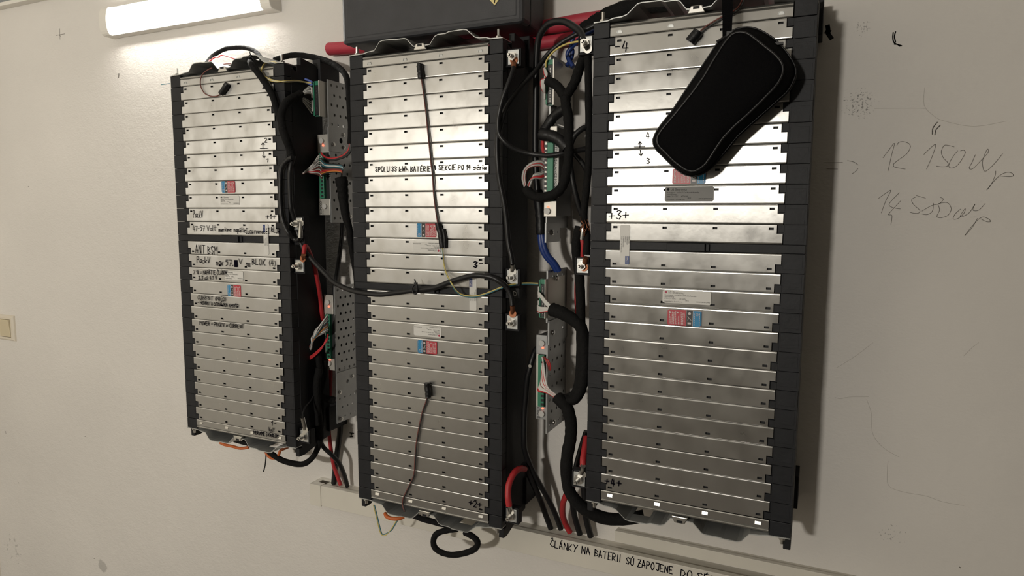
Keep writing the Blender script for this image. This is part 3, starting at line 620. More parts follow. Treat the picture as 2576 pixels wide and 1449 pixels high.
for y, z in ((3.9, -3.4), (3.9, -4.3), (2.75, -4.2)): screw(b1, U1+.08, y, z)
screw(b1, U1, 4.6, -9.4)
b2 = thing('perforated_bracket', 'lower perforated steel bracket between the left and middle packs', 'bracket', (U1, WY, -25.0), 'perforated brackets')
perf('perforated_plate', 'bracket', b2, U1, 2.65, WY, -21.2, -14.55, 4); perf('joining_plate', 'bracket', b2, U1+.08, 2.55, WY-.02, -22.9, -21.1, 1, hole=.16); perf('perforated_plate', 'bracket', b2, U1, 2.6, WY, -25.0, -22.8, 4, hole=.08)
for y, z in ((4.3, -21.7), (2.8, -22.6), (2.9, -24.7)): screw(b2, U1+.08, y, z)
screw(b2, U1, 4.1, -14.9)
U2 = 11.9
b3 = thing('perforated_bracket', 'folded steel bracket holding the circuit board at the top between middle and right packs', 'bracket', (U2, WY, -10.05), 'perforated brackets')
perf('bracket_plate', 'bracket', b3, U2, 1.75, WY, -3.6, .3, 1, hole=.16); MB().box(U2-.06, U2, 1.3, WY, -10.05, -3.7).build('long_plate', 'bracket', b3); perf('foot_plate', 'bracket', b3, U2+.06, 1.1, 3.4, -10.9, -9.7, 3, hole=.07)
screw(b3, U2, 2.3, -3.9, .2); screw(b3, U2+.06, 2.0, -10.3, .17)
b4 = thing('perforated_bracket', 'lower perforated steel bracket between the middle and right packs', 'bracket', (U2, WY, -23.0), 'perforated brackets')
perf('perforated_plate', 'bracket', b4, U2, 1.6, WY, -15.9, -12.65, 4); perf('joining_plate', 'bracket', b4, U2+.08, 1.7, WY-.02, -17.3, -15.8, 2, hole=.13); perf('perforated_plate', 'bracket', b4, U2, 1.7, WY, -23.0, -17.2, 4)
for y, z in ((2.9, -13.2), (2.3, -16.6), (2.6, -22.5)): screw(b4, U2+.08, y, z, .16)
# ------------------------------------------------------------------ battery management units
def unit(label, xl, xr, U, yt, yb, depth, green, slots_dx, led_top, buttons, writing, dark=False):
    """slim box, narrow face to the room: metal face plates at both ends, green terminal block between"""
    Y = -1.0; ym = (yt+yb)/2; xt = (xl+xr)/2
    while at(xr, ym, Y)[0] > U and Y < 4: Y += .02
    w = U-at(xl, ym, Y)[0]
    c = at(xt, yt, Y); z1 = c[2]; z0 = at(xt, yb, Y)[2]; u0, u1 = U-w, U
    t = thing('balancer_unit', label, 'control unit', (U-w/2, Y+depth, z0), 'battery management units')
    MB().box(u0+.06, u1-.02, Y+.08, Y+depth, z0+.03, z1-.03).build('case', 'unit', t, bevel=.03)
    g1, g0 = at(xt, green[0], Y)[2], at(xt, green[1], Y)[2]
    for (za, zb) in ((g1, z1), (z0, g0)): MB().box(u0, u1, Y, Y+.1, za, zb).build('face_plate', 'faceplate' if not dark else 'bracket', t, bevel=.02)
    MB().box(u0+.02, u0+.16, Y+.02, Y+.1, g0, g1).build('inner_lip', 'faceplate', t)
    MB().box(u0+.2, u0+.62, Y-.16, Y+.1, g0+.03, g1-.03).build('terminal_block', 'conn', t, bevel=.02)
    n = max(4, int((g1-g0)/.27)); mb = MB()
    for k in range(n):
        z = g0+.08+(g1-g0-.16)*(k+.5)/n; mb.box(u0+slots_dx, u0+slots_dx+.2, Y-.175, Y-.15, z-.085, z+.07)
    mb.build('terminal_slots', 'unit', t)
    for (x, y) in buttons:
        q = at(x, y, Y); MB().cyl((q[0], Y, q[2]), (0, -1, 0), .19, .16, 18).build('push_button', 'button', t, bevel=.02)
    for (x, y) in led_top:
        q = at(x, y, Y); MB().cyl((q[0], Y, q[2]), (0, -1, 0), .07, .05, 10).build('indicator_light', 'led', t)
    for s, x, y, sz, wdt in writing:
        q = at(x, y, Y); text_mesh(s, sz, 'ink', 'maker_print', (q[0], Y-.012, q[2]), t, math.pi/2 if sz > 0 else -math.pi/2, width=wdt)
    return t
unit('slim metal control unit on the upper bracket right of the left pack', 801, 828, U1-.1, 338, 541, 2.4, (384, 500), .36, [(813, 366)], [(811, 355), (819, 519)], [('SUNKO', 810.5, 539, .30, .95), ('BALANCE', 814, 540, .13, .7)])
unit('slim metal control unit on the lower bracket right of the left pack', 817, 839, U1-.1, 742, 931, 2.2, (790, 902), .36, [(827.5, 771), (830, 904)], [(826.5, 760), (830, 913)], [])
unit('slim metal control unit with a bright label between middle and right packs', 1369, 1400, 12.8, 318, 545, 2.6, (358, 506), .06, [(1379, 521)], [(1378, 531)], [('SUNKO', 1398, 331, -.26, .6), ('ENTER', 1372.5, 537, .1, .3)])
unit('dark slim control unit on the lower bracket between middle and right packs', 1348, 1375, U2-.1, 843, 1055, 2.6, (891, 1023), .42, [(1366, 875), (1365.5, 1027)], [(1364.5, 863), (1364, 1040)], [('SUNKO', 1357, 1053, .26, .75), ('BALANCE', 1359.5, 1052, .12, .6)], dark=True)
# bright label strip of the third unit
YU = 0.0
while at(1386, 431, YU)[0] > 12.8-.38 and YU < 3: YU += .02
q0, q1 = at(1393, 350, YU), at(1405, 497, YU)
t = [o for o in COL.objects if o.name.startswith('balancer_unit')][2]
lab = MB().box(q0[0], q1[0], YU-.03, YU+.1, q1[2], q0[2]).build('name_strip', 'paper', t, bevel=.02)
text_mesh('BATTERY BALANCE MODULE 8S-24S', .2, 'ink', 'strip_print', (q0[0]+.10, YU-.045, q0[2]-.1), lab, -math.pi/2, width=3.9)
# ------------------------------------------------------------------ open circuit boards
def board(label, x0, x1, y0, y1, Y, pins_right=True):
    c, d = at((x0+x1)/2, y0, Y), at((x0+x1)/2, y1, Y); ua, ub = at(x0, (y0+y1)/2, Y)[0], at(x1, (y0+y1)/2, Y)[0]; z1, z0 = c[2], d[2]; w = ub-ua
    t = thing('circuit_board', label, 'circuit board', ((ua+ub)/2, WY, z0), 'open circuit boards')
    MB().box(ua+w*.30, ua+w*.80, Y+.15, Y+.3, z0, z1).build('board', 'pcb', t)
    MB().box(ua+w*.30, ua+w*.42, Y, Y+.2, z0+.05, z1-.05).box(ua+w*.44, ua+w*.8, Y+.05, Y+.2, z1-.3, z1-.02).build('connector_row', 'conn', t)
    MB().box(ua+w*.22, ua+w*.34, Y-.12, Y+.15, (z0+z1)/2+.05, z1-.45).box(ua+w*.22, ua+w*.34, Y-.12, Y+.15, z0+.35, (z0+z1)/2-.1).build('wire_socket', 'white', t, bevel=.02)
    MB().box(ua+w*.45, ua+w*.78, Y+.02, Y+.2, z0+.12, z1-.34).build('chip_row', 'unit', t)
    mb = MB(); n = 22
    for k in range(n): z = z0+.2+(z1-z0-.65)*k/n; mb.box(ua+w*.60, ua+w*.66, Y-.0, Y+.03, z, z+.03)
    mb.build('pins', 'steel', t); MB().box(ua+w*.84, ua+w*.92, Y-.02, Y+3.4, z0, z1).build('metal_edge', 'faceplate', t)
    MB().box(ua+w*.3, ua+w*.9, Y+.3, Y+.42, z0+.1, z1-.1).build('heat_sink', 'unit', t); return t
board('green circuit board with white wires above the left pack\'s right side', 780, 806, 203, 293, 1.7)
board('green circuit board with grey ribbon wires near the top, left of the right pack', 1363, 1396, 149, 265, 1.4)
board('green circuit board with white ribbon wires half way down, left of the right pack', 1349, 1374, 702, 801, 1.2)
# ------------------------------------------------------------------ red tubing along the wall behind the packs
def cable(label, pts, r, m, Y=None, cat='cable', name='cable', seg=8, wob=0.0, flat=1.0, sub=5, group=None):
    return tag(MB().tube(pxs(pts, Y), r, seg, sub, wob, flat, True).build(name, m), label, cat, group)
def lug(parent, x, y, Y, x2, y2, m='copper'):
    a, b = Vector(at(x, y, Y+.29)), Vector(at(x2, y2, Y)); a2 = a+(b-a)*.45
    MB().tube([b, a2], .16, 8, 1).tube([a2, a], .15, 8, 1, 0, .5).cyl(a-Vector((0, .03, 0)), (0, 1, 0), .25, .05, 16).build('cable_lug', m, parent)
q = at(829, 124, 4.55); q2 = at(1500, 53, 4.55)
for k, (dz, m_, lb) in enumerate(((0, 'redtube', 'thick red tube along the wall, its cut end showing left of the middle pack'), (-.95, 'redtube', 'second red tube just below the thick one, right of the cabinet'))):
    ua = q[0] if k == 0 else 6.0
    pts = [(ua, 4.5, q[2]+dz+(.1 if k else 0)), (2, 4.5, q2[2]+dz-.05), (10.5, 4.5, q2[2]+dz), (14, 4.5, q2[2]+dz+.12), (24.5, 4.5, q2[2]+dz+.1)]
    tag(MB().tube(pts, .46 if k == 0 else .40, 12, 4).build('red_tube', m_), lb, 'tube', 'red tubes behind the packs')
# ------------------------------------------------------------------ cables
c = cable('black cable sweeping from the left pack across the middle pack to its lower terminal', [(705, 300, .2), (716, 336, 0), (727, 367, -.1), (738, 390, -.3), (731, 420, -.6), (729, 450, -.6), (731, 512, -.5), (736, 537, -.3), (747, 579, 0), (762, 623, 0), (784, 652, .1), (820, 690, .1), (842, 711, 0), (886, 731, -.5), (948, 741, -.6), (992, 737, -.6), (1043, 730, -.6), (1092, 724, -.6), (1136, 708, -.6), (1180, 695, -.6), (1202, 693, -.6), (1235, 697, -.5), (1257, 708, -.4), (1275, 724, -.2), (1286, 746, -.1), (1289, 768, -.1)], .17, 'rubber'); lug(c, 1290, 789, -.02, 1289, 768)
c = cable('black cable looping down the left pack\'s right edge to its upper terminal', [(736, 396, -.9), (727, 400, -.75), (716, 410, -.7), (707, 429, -.7), (705, 468, -.7), (706, 512, -.7), (711, 552, -.65), (725, 585, -.5), (744, 604, -.4), (754, 600, -.4)], .16, 'rubber'); lug(c, 757, 561, -.5, 755, 600, 'steel')
c = cable('brown and red cable dropping from the left pack\'s second terminal into the trunking', [(764, 640, -.4), (768, 618, -.1), (778, 634, .5), (792, 674, 1.2), (802, 724, 1.8), (806, 752, 2.2), (810, 790, 3.0), (820, 840, 4.2), (828, 900, 4.3), (832, 932, 4.3), (830, 989, 4.2), (828, 1040, 4.1), (828, 1092, 4.1), (837, 1159, 4.3), (846, 1190, 4.4), (857, 1220, 4.5)], .155, 'red'); lug(c, 762, 651, -.5, 764, 640)
cable('taped black harness crossing the left pack\'s top right corner', [(626, 148, .3), (632, 160, -.9), (640, 172, -1.0), (654, 190, -.95), (669, 212, -.9), (685, 239, -.85), (696, 274, -.75), (705, 301, -.6), (716, 336, -.5), (725, 360, -.45), (733, 389, -.5)], .23, 'tape', wob=.06, name='wire_harness', cat='harness')
cable('taped black harness curving from the first circuit board down the left pack\'s side', [(757, 236, 1.2), (748, 242, 1.1), (731, 250, .9), (719, 260, .7), (711, 275, .5), (708, 295, .3), (711, 323, .1), (718, 345, 0), (728, 370, -.1), (735, 395, -.1)], .29, 'tape', wob=.06, name='wire_harness', cat='harness')
cable('taped black wire loop arching above the left pack', [(516, 166, 1.5), (530, 146, 2.2), (545, 134, 2.6), (568, 123, 3), (590, 120, 3), (614, 120, 3), (638, 127, 2.8), (652, 139, 2.4), (658, 152, 2)], .17, 'tape', wob=.06, name='wire_harness', cat='harness')
hf = cable('long taped black harness arching from the left pack over to the middle pack\'s left edge', [(690, 152, 2), (706, 146, 2.2), (728, 140, 2.6), (755, 139, 3), (797, 146, 3.2), (830, 157, 3), (857, 174, 2.6), (871, 193, 2.2), (877, 223, 1.9), (880, 268, 1.7), (883, 320, 1.6), (882, 362, 1.5)], .22, 'tape', wob=.05, name='wire_harness', cat='harness')
for dx, m_ in ((0, 'wred'), (2, 'wblack'), (4, 'wblack')): MB().tube(pxs([(881+dx*.4, 360, 1.5), (878+dx, 375+dx, 1.5), (868+dx, 388+dx, 1.5), (852, 396+dx, 1.5), (834, 399+dx, 1.5), (818, 395+dx*.6, 1.6), (808, 385, 1.8)]), .075, 6).build('wire', m_, hf)
cable('thick taped black harness hanging on the upper bracket left of the middle pack', [(858, 448, 1.7), (861, 466, 1.7), (863, 490, 1.8), (866, 517, 1.8), (872, 552, 1.8), (880, 579, 2), (884, 623, 2.2), (890, 667, 2.4), (895, 700, 2.6), (897, 740, 2.8), (898, 800, 3.0)], lambda t: .46-.3*min(1, t*1.5), 'tape', wob=.08, name='wire_harness', cat='harness')
cable('plain black cable from the upper to the lower bracket left of the middle pack', [(861, 545, 4.3), (861, 575, 4.3), (858, 610, 4.2), (853, 650, 4.0), (847, 690, 3.6), (842, 722, 3.2), (840, 760, 3.2)], .17, 'rubber')
cable('taped black cable looping out under the left pack', [(800, 890, 1.6), (806, 950, 1.8), (808, 1010, 2), (809, 1060, 2), (806, 1101, 2), (795, 1137, 2), (778, 1159, 1.8), (756, 1168, 1.6), (718, 1161, 1.2), (692, 1148, 1), (674, 1134, 1), (650, 1122, 1.2), (590, 1106, 1.6)], .22, 'tape', wob=.05)
cable('plain black cable entering the trunking right of the red one under the left pack', [(797, 1000, 2.2), (803, 1070, 2.3), (809, 1117, 2.6), (835, 1145, 3), (853, 1165, 3.5), (866, 1194, 4.1), (874, 1224, 4.4)], .17, 'rubber')
cable('flat black cable hanging from the lower bracket straight into the trunking', [(856, 1062, 4.4), (855, 1090, 4.5), (850, 1126, 4.5), (844, 1170, 4.5), (840, 1216, 4.5)], .22, 'rubber')
c = cable('thin black wire rising from the left pack\'s bottom terminal', [(761, 1050, -.45), (763, 1036, -.2), (769, 1022, .2), (784, 1004, 1), (797, 980, 1.6)], .06, 'rubber', cat='wire', name='wire'); lug(c, 768, 1081, -.5, 761, 1050, 'steel')
for lb, ps in (('large cluster of black cables hanging down the dark side of the left pack', [(804, 925, 1.6), (797, 965, 1.5), (798, 1010, 1.6), (803, 1060, 1.8), (806, 1100, 2)]), ('black cable tail curling beside the cluster down the left pack\'s side', [(816, 905, 2.2), (812, 950, 2.2), (805, 985, 2.1), (812, 1000, 2.6), (842, 1008, 3)])): cable(lb, ps, .28, 'tape', wob=.06)
# ---- between the middle and right packs
c = cable('black cable from the middle pack\'s top terminal looping right across the third control unit', [(1292, 170, -.1), (1288, 186, -.3), (1277, 216, -.5), (1264, 250, -.6), (1255, 290, -.6), (1253, 318, -.6), (1257, 340, -.6), (1273, 360, -.5), (1299, 377, -.2), (1335, 387, .1), (1380, 391, .2), (1420, 385, .4), (1455, 378, .8), (1476, 376, 1.0)], .15, 'rubber'); lug(c, 1293, 151, -.02, 1292, 170)
c = cable('black cable from behind the right pack down to the middle pack\'s second terminal', [(1500, 62, 2), (1475, 74, 2), (1443, 90, 2), (1412, 108, 2), (1381, 134, 2), (1360, 161, 1.8), (1343, 183, 1.4), (1317, 210, 1), (1295, 238, .5), (1273, 272, 0), (1260, 312, -.3), (1251, 349, -.5), (1252, 410, -.5), (1257, 455, -.4), (1266, 499, -.3), (1273, 543, -.2), (1279, 609, -.1), (1286, 644, -.1), (1289, 664, -.1)], .16, 'rubber'); lug(c, 1290, 683, -.02, 1289, 664, 'steel')
kc = cable('thick black cable arching over to the right pack\'s top terminal', [(1352, 480, 2.4), (1348, 420, 2.4), (1347, 350, 2.4), (1348, 281, 2.4), (1349, 200, 2.3), (1350, 140, 2.2), (1355, 98, 2.0), (1366, 75, 1.8), (1381, 60, 1.6), (1402, 54, 1.4), (1423, 56, 1.1), (1443, 67, .8), (1459, 80, .5), (1467, 96, .2), (1473, 112, -.1)], .21, 'rubber'); lug(kc, 1479, 123, -.3, 1473, 112, 'steel')
bl = thing('blue_cable_pair', 'pair of blue cables with a black taped top below the third control unit', 'cable', at(1380, 670, 2))
MB().tube(pxs([(1352, 480, 2.2), (1357, 515, 2.1), (1360, 550, 2), (1361, 590, 2)]), .34, 8, 5, .12).build('taped_sleeve', 'shrink', bl)
for dx in (-2, 5): MB().tube(pxs([(1360+dx*.6, 585, 2), (1364+dx, 619, 2), (1374+dx, 643, 2.1), (1391+dx, 663, 2.3), (1402+dx, 682, 2.5)]), .19, 8).build('blue_cable', 'blue', bl)
for k, ps in enumerate(([(1510, 46, 3.2), (1487, 57, 3.2), (1469, 64, 3.2), (1456, 74, 3.2), (1445, 85, 3.2), (1441, 98, 3.2), (1437, 116, 3.2), (1440, 129, 3.2), (1439, 139, 3.2), (1435, 151, 3.2), (1426, 166, 3.0)], [(1505, 70, 2.8), (1480, 84, 2.8), (1464, 94, 2.8), (1449, 108, 2.8), (1439, 118, 3.0), (1429, 131, 3.0), (1428, 142, 3.0), (1433, 153, 2.9), (1442, 168, 2.8)])):
    cable(('blue cable running upper left of its twin at the right pack\'s top left corner', 'blue cable twisting below its twin beside the right pack\'s top terminal')[k], ps, .14, 'blue', group='blue cables at the top')
cable('green and yellow wire arching from the second circuit board to the right pack', [(1373, 170, 1.3), (1374, 155, 1.3), (1385, 138, 1.3), (1400, 124, 1.3), (1420, 113, 1.2), (1440, 107, 1), (1465, 104, .8), (1496, 106, .5)], .06, 'yellow', cat='wire', name='wire')
cable('fuzzy taped black harness lying along the top of the right pack', [(1470, 80, 3.4), (1500, 60, 3.4), (1520, 48, 3.3), (1551, 32, 3.2), (1604, 20, 3.1), (1667, 12, 3.1), (1730, 9, 3.1), (1793, 8, 3.2), (1850, 0, 3.4)], .55, 'tape', wob=.10, name='wire_harness', cat='harness')
hs = thing('wire_harness', 'large black taped harness loop around the third control unit', 'harness', at(1430, 500, 1))
MB().tube(pxs([(1472, 138, 1.5), (1458, 170, 1.2), (1448, 201, .9), (1437, 222, .7), (1424, 244, .5), (1424, 268, .4), (1430, 300, .3), (1431, 365, .2), (1428, 420, .2), (1420, 456, .2), (1404, 482, .2), (1378, 494, .2), (1352, 496, .2), (1334, 487, .3), (1324, 474, .4)]), .29, 10, 5, .07, 1.0, True).build('main_loop', 'tape', hs)
MB().tube(pxs([(1376, 203, .8), (1396, 212, .7), (1410, 227, .6), (1421, 244, .5)]), .28, 10, 4, .06).build('board_branch', 'tape', hs)
for ps, r in (([(1363, 337, .4), (1376, 340, .3), (1392, 344, .3), (1410, 354, .3), (1427, 372, .3)], .36), ([(1364, 338, .5), (1374, 322, .6), (1388, 300, .7), (1404, 284, .6), (1424, 272, .5)], .3)): MB().tube(pxs(ps), r, 10, 4, .06).build('shrink_branch', 'shrink', hs)
for dx, m_ in ((0, 'wblack'), (3, 'wred'), (6, 'wred')): MB().tube(pxs([(1365+dx*.4, 338, .4), (1360+dx, 358, .5), (1361+dx, 374, .6), (1368+dx*.4, 396, .7)]), .09, 6).build('wire', m_, hs)
for k in range(7):
    m_ = ('grey', 'white', 'grey', 'wred', 'grey', 'white', 'brown')[k]
    MB().tube(pxs([(1321+k*.6, 474, .4), (1314+k*1.3, 452-k, .3), (1317+k*1.4, 430-k*.4, .2), (1330+k, 414+k, .2), (1347, 406+k*2, .3), (1362, 405+k*2.5, .5), (1374, 412+k*4, .75)]), .05, 6).build('wire', m_, hs)
for k in range(6):
    m_ = ('grey', 'wred', 'wred', 'grey', 'white', 'grey')[k]
    MB().tube(pxs([(1327+k, 472, .3), (1332+k*2, 456-k*2.5, .2), (1345, 448-k*2, .2), (1360, 449-k*3, .4), (1374, 446-k*4, .75)]), .05, 6).build('wire', m_, hs)
cable('smooth black cable loop beside the right pack\'s left edge', [(1490, 319, .8), (1478, 320, .6), (1462, 326, .4), (1445, 342, .3), (1436, 365, .2), (1434, 402, .2), (1438, 439, .3), (1445, 476, .4), (1455, 514, .6), (1464, 540, .8)], .17, 'rubber')
cable('short black cable bridging level into the right pack\'s left edge', [(1440, 383, .8), (1460, 376, .9), (1490, 371, 1.2)], .15, 'rubber')
cable('black cable slanting down behind the loop at the right pack\'s left edge', [(1442, 384, 1.4), (1460, 404, 1.3), (1474, 425, 1.2), (1480, 445, 1.1)], .16, 'rubber')
c = cable('long taped black cable running down from the right pack\'s top terminal to its middle one', [(1479, 135, .4), (1480, 200, .5), (1481, 280, .6), (1482, 373, .6), (1478, 448, .5), (1472, 503, .3), (1469, 550, .2), (1476, 590, .1), (1475, 641, 0)], .22, 'tape', wob=.04); lug(c, 1469, 672, -.3, 1474, 648)
for k in range(9):
    x0_, y0_ = 1462+k*2.2, 548+(k*7) % 22
    MB().tube(pxs([(x0_, y0_, -.1), (x0_+4*math.sin(k*2.1), y0_+8, -.35), (x0_+7*math.cos(k*1.7), y0_+18, -.3), (x0_+5*math.sin(k), y0_+27, -.1)]), .022, 5).build('frayed_strand', 'copper', c)
MB().tube(pxs([(1466, 566, -.1), (1466, 580, -.15), (1464, 602, -.1)]), .13, 8).build('crimped_sleeve', 'steel', c)
cable('short dark red cable stub below the frayed copper beside the right pack', [(1464, 602, -.05), (1466, 618, 0), (1465, 645, .2)], .12, 'red')
cable('red cable showing behind the thick harness left of the right pack', [(1453, 660, 3.2), (1451, 700, 3.2), (1450, 745, 3.2), (1452, 790, 3.2)], .14, 'red')
cable('thick taped harness hanging left of the right pack, ending at the lowest control unit', [(1458, 570, .8), (1450, 613, .8), (1451, 650, .8), (1457, 688, .8), (1460, 743, .8), (1461, 800, .8), (1461, 853, .8), (1460, 928, .8), (1451, 983, .7), (1430, 1002, .6), (1412, 1003, .5)], .30, 'tape', wob=.05, name='wire_harness', cat='harness')
h2 = thing('wire_harness', 'black taped harness with white ribbon wires plugged into the half way circuit board', 'harness', at(1440, 900, .6))
MB().tube(pxs([(1390, 779, .8), (1402, 783, .7), (1415, 788, .6), (1443, 805, .6), (1462, 825, .6), (1470, 862, .7), (1470, 928, .7), (1463, 974, .6), (1446, 1004, .5), (1425, 1006, .4)]), lambda t: .42-.12*t, 10, 5, .06, 1.0, True).build('sleeve', 'tape', h2)
for k in range(7): MB().tube(pxs([(1354, 733+k*1.2, 1.05), (1362, 742+k*1.6, .9), (1374, 757+k*1.6, .8), (1388, 770+k*1.4, .8)]), .045, 6).build('wire', 'white', h2)
for k in range(8): MB().tube(pxs([(1352, 768+k*2, 1.05), (1359, 773+k*1.7, .9), (1374, 774+k*1.3, .8), (1389, 775+k, .8)]), .045, 6).build('wire', 'white' if k < 7 else 'wred', h2)
h3 = thing('wire_harness', 'thick black harness with a fan of white and red wires at the lowest control unit', 'harness', at(1430, 1150, .6))
MB().tube(pxs([(1403, 1000, .4), (1412, 1010, .3), (1427, 1027, .3), (1436, 1062, .4), (1435, 1103, .5), (1427, 1145, .6), (1425, 1186, .6), (1430, 1228, .6), (1448, 1259, .7), (1479, 1286, .9), (1520, 1303, 1.2), (1565, 1306, 1.5), (1620, 1298, 1.9)]), .38, 10, 5, .05, 1.0, True).build('sleeve', 'tape', h3)
for k in range(16):
    m_ = 'wred' if k in (2, 5, 14, 15) else ('brown' if k == 9 else 'white'); t = k/15
    MB().tube(pxs([(1364+2*math.sin(k), 898+t*82, .95), (1362-6*t+7*(1-t), 912+t*64+14*(1-t), .7), (1358+14*(1-t)-3*t, 950+t*34, .45), (1375+4*(1-t), 976+t*12, .3), (1400, 994+t*8, .35)]), .05, 6).build('wire', m_, h3)
for k in range(4): MB().tube(pxs([(1366, 897, .95), (1372+k*2, 906, .6), (1378+k*2, 918, .6), (1381+k*1.2, 931, .8)]), .05, 6).build('wire', 'wred' if k % 2 else 'brown', h3)
c = cable('black cable from the lowest unit\'s left side curving down into the trunking', [(1352, 876, 2.4), (1346, 884, 2.2), (1339, 903, 2), (1332, 930, 1.9), (1326, 956, 1.9), (1322, 1002, 2), (1319, 1041, 2), (1318, 1103, 2), (1321, 1135, 2.2), (1336, 1176, 2.6), (1361, 1224, 3.2), (1381, 1259, 3.7), (1398, 1296, 4.2), (1411, 1331, 4.4)], .19, 'rubber')
MB().cyl(at(1333, 921, 1.62), (0, 1, 0), .11, .12, 12).build('crimp_ring', 'steel', c)
cable('second black cable just left of it entering the trunking below the middle pack', [(1317, 1166, 2.2), (1326, 1182, 2.4), (1344, 1222, 3), (1361, 1262, 3.7), (1374, 1298, 4.2), (1386, 1330, 4.4)], .20, 'rubber')
c = cable('red cable bowing up from the middle pack\'s bottom terminal', [(1281, 1272, -.1), (1278, 1250, -.1), (1279, 1225, .1), (1285, 1205, .4), (1295, 1188, .8), (1308, 1179, 1.4), (1320, 1180, 2)], .21, 'red'); lug(c, 1285, 1287, -.02, 1281, 1270, 'steel')
c = cable('short red cable hanging above the right pack\'s bottom terminal', [(1467, 1172, -.1), (1467, 1155, .1), (1470, 1135, .5), (1475, 1100, 1.2)], .20, 'red'); lug(c, 1465, 1193, -.3, 1467, 1172, 'steel')
cable('red cable curving into the trunking between the black ones', [(1463, 1178, 2.6), (1450, 1198, 2.5), (1439, 1224, 2.5), (1425, 1244, 2.7), (1416, 1269, 3.1), (1416, 1296, 3.7), (1423, 1318, 4.2), (1434, 1339, 4.4)], .20, 'red')
cable('black cable slanting behind the right pack\'s left edge into the trunking', [(1476, 1085, 2.8), (1466, 1115, 2.8), (1456, 1150, 2.8), (1447, 1185, 2.8), (1441, 1220, 3.2), (1440, 1260, 3.6), (1446, 1300, 4.1), (1459, 1344, 4.4)], .20, 'rubber')
cable('rightmost black cable dropping into the trunking beside the right pack', [(1468, 1150, 3.2), (1469, 1210, 3.4), (1471, 1260, 3.7), (1475, 1305, 4.1), (1486, 1349, 4.4)], .22, 'rubber')
cable('black felt taped cable looping in a ring under the middle pack', [(1040, 1297, 1.6), (1073, 1308, 1.4), (1107, 1317, 1.3), (1150, 1328, 1.3), (1140, 1332, 1.2), (1120, 1335, 1.1), (1100, 1342, 1.1), (1091, 1356, 1.1), (1092, 1374, 1.1), (1105, 1387, 1.1), (1129, 1395, 1.1), (1157, 1394, 1.1), (1185, 1386, 1.1), (1199, 1376, 1.1), (1201, 1363, 1.1), (1191, 1351, 1.2), (1170, 1339, 1.4)], .21, 'tape', wob=.05)
cable('orange cable end poking out under the middle pack', [(969, 1292, 1.2), (973, 1299, 1.0), (984, 1304, 1.0), (1001, 1305, 1.1), (1016, 1300, 1.4)], .14, 'orange')
cable('orange cable lying along under the left pack\'s bottom plate', [(555, 1114, 1.4), (566, 1119, 1.3), (585, 1123, 1.3), (605, 1128, 1.3), (626, 1125, 1.5)], .12, 'orange')
cable('orange cable loop hanging under the left pack\'s bottom right', [(666, 1128, 1.2), (670, 1140, 1.1), (678, 1150, 1.1), (689, 1153, 1.1), (700, 1146, 1.1), (705, 1134, 1.1), (712, 1130, 1.1), (726, 1124, 1.2)], .11, 'orange')
cable('thin black wire end dangling under the left pack', [(669, 1135, 1.2), (669, 1150, 1.2), (667, 1170, 1.2), (663, 1186, 1.2)], .05, 'wblack', cat='wire', name='wire')
wy = thing('hanging_wire', 'thin green and yellow wire hanging in a V under the middle pack', 'wire', at(960, 1340, 1.2))
for dx, m_ in ((0, 'yellow'), (3, 'teal')): MB().tube(pxs([(939+dx, 1270, .9), (944+dx, 1290, .9), (950+dx, 1315, .9), (956+dx, 1338, .9), (963, 1347-dx, .9), (972, 1345-dx, .9), (982+dx, 1334, .9), (990+dx, 1322, 1), (999+dx, 1306, 1.1)]), .035, 6).build('strand', m_, wy)
# ---- wire fans of the first unit column
f1 = thing('wire_bundle', 'fan of white and brown wires on the upper control unit beside the left pack', 'wires', at(790, 430, 1.6))
for k in range(11):
    m_ = ('white', 'white', 'grey', 'white', 'grey', 'white', 'brown', 'white', 'wred', 'white', 'brown')[k]; t = k/10
    MB().tube(pxs([(757+k*.3, 440-k*.1, 1.0), (770+6*(1-t), 430-6*(1-t)+t*4, 1.1), (788, 411+t*26, 1.3), (803, 391+t*50, 1.7), (810, 394+t*56, 1.85)]), .045, 6).build('wire', m_, f1)
f2 = thing('wire_bundle', 'looping teal, black and orange wires from the upper control unit to the bracket harness', 'wires', at(840, 425, 1.6))
for k in range(9):
    m_ = ('wblack', 'teal', 'white', 'teal', 'wblack', 'brown', 'wred', 'worange', 'wblack')[k]; t = k/8
    MB().tube(pxs([(809, 398+t*44, 1.8), (816, 408+t*30, 1.6), (828, 412+t*22, 1.5), (846, 413+t*20, 1.5), (858+5*(1-t), 417+t*18, 1.5), (862-t*3, 428+t*12, 1.6), (859-t, 447, 1.7)]), .045, 6).build('wire', m_, f2)
f3 = thing('wire_bundle', 'tangle of grey, orange and red wires on the lower control unit beside the left pack', 'wires', at(800, 840, 1.4))
for k in range(14):
    m_ = ('white', 'grey', 'grey', 'white', 'teal', 'brown', 'grey', 'worange', 'grey', 'white', 'grey', 'wred', 'wred', 'wred')[k]; t = k/13
    if k < 11: ps = [(825, 792+t*52, 1.75), (815-3*t, 805+t*44, 1.4), (800-14*t+6*math.sin(k*2), 826+t*30, 1.1), (790-8*t, 848+t*22, 1.0), (781+3*math.sin(k), 872+t*6, 1.2), (777+2*math.cos(k), 886, 1.5)]
    else: ps = [(825, 841+(k-11)*4, 1.75), (823-(k-11)*2, 856, 1.4), (810, 872+(k-11)*2, 1.2), (795, 886+(k-11)*3, 1.2), (780, 897+(k-11)*3, 1.2), (768, 902, 1.3), (774, 906, 1.3)]
    MB().tube(pxs(ps), .05, 6).build('wire', m_, f3)
MB().tube(pxs([(766, 911, 1.3), (757, 924, 1.2), (749, 950, 1.1)]), .025, 5).build('tie_tail', 'grey', f3)
f4 = thing('wire_bundle', 'two fans of white wires on the first circuit board right of the left pack', 'wires', at(765, 250, 1.3))
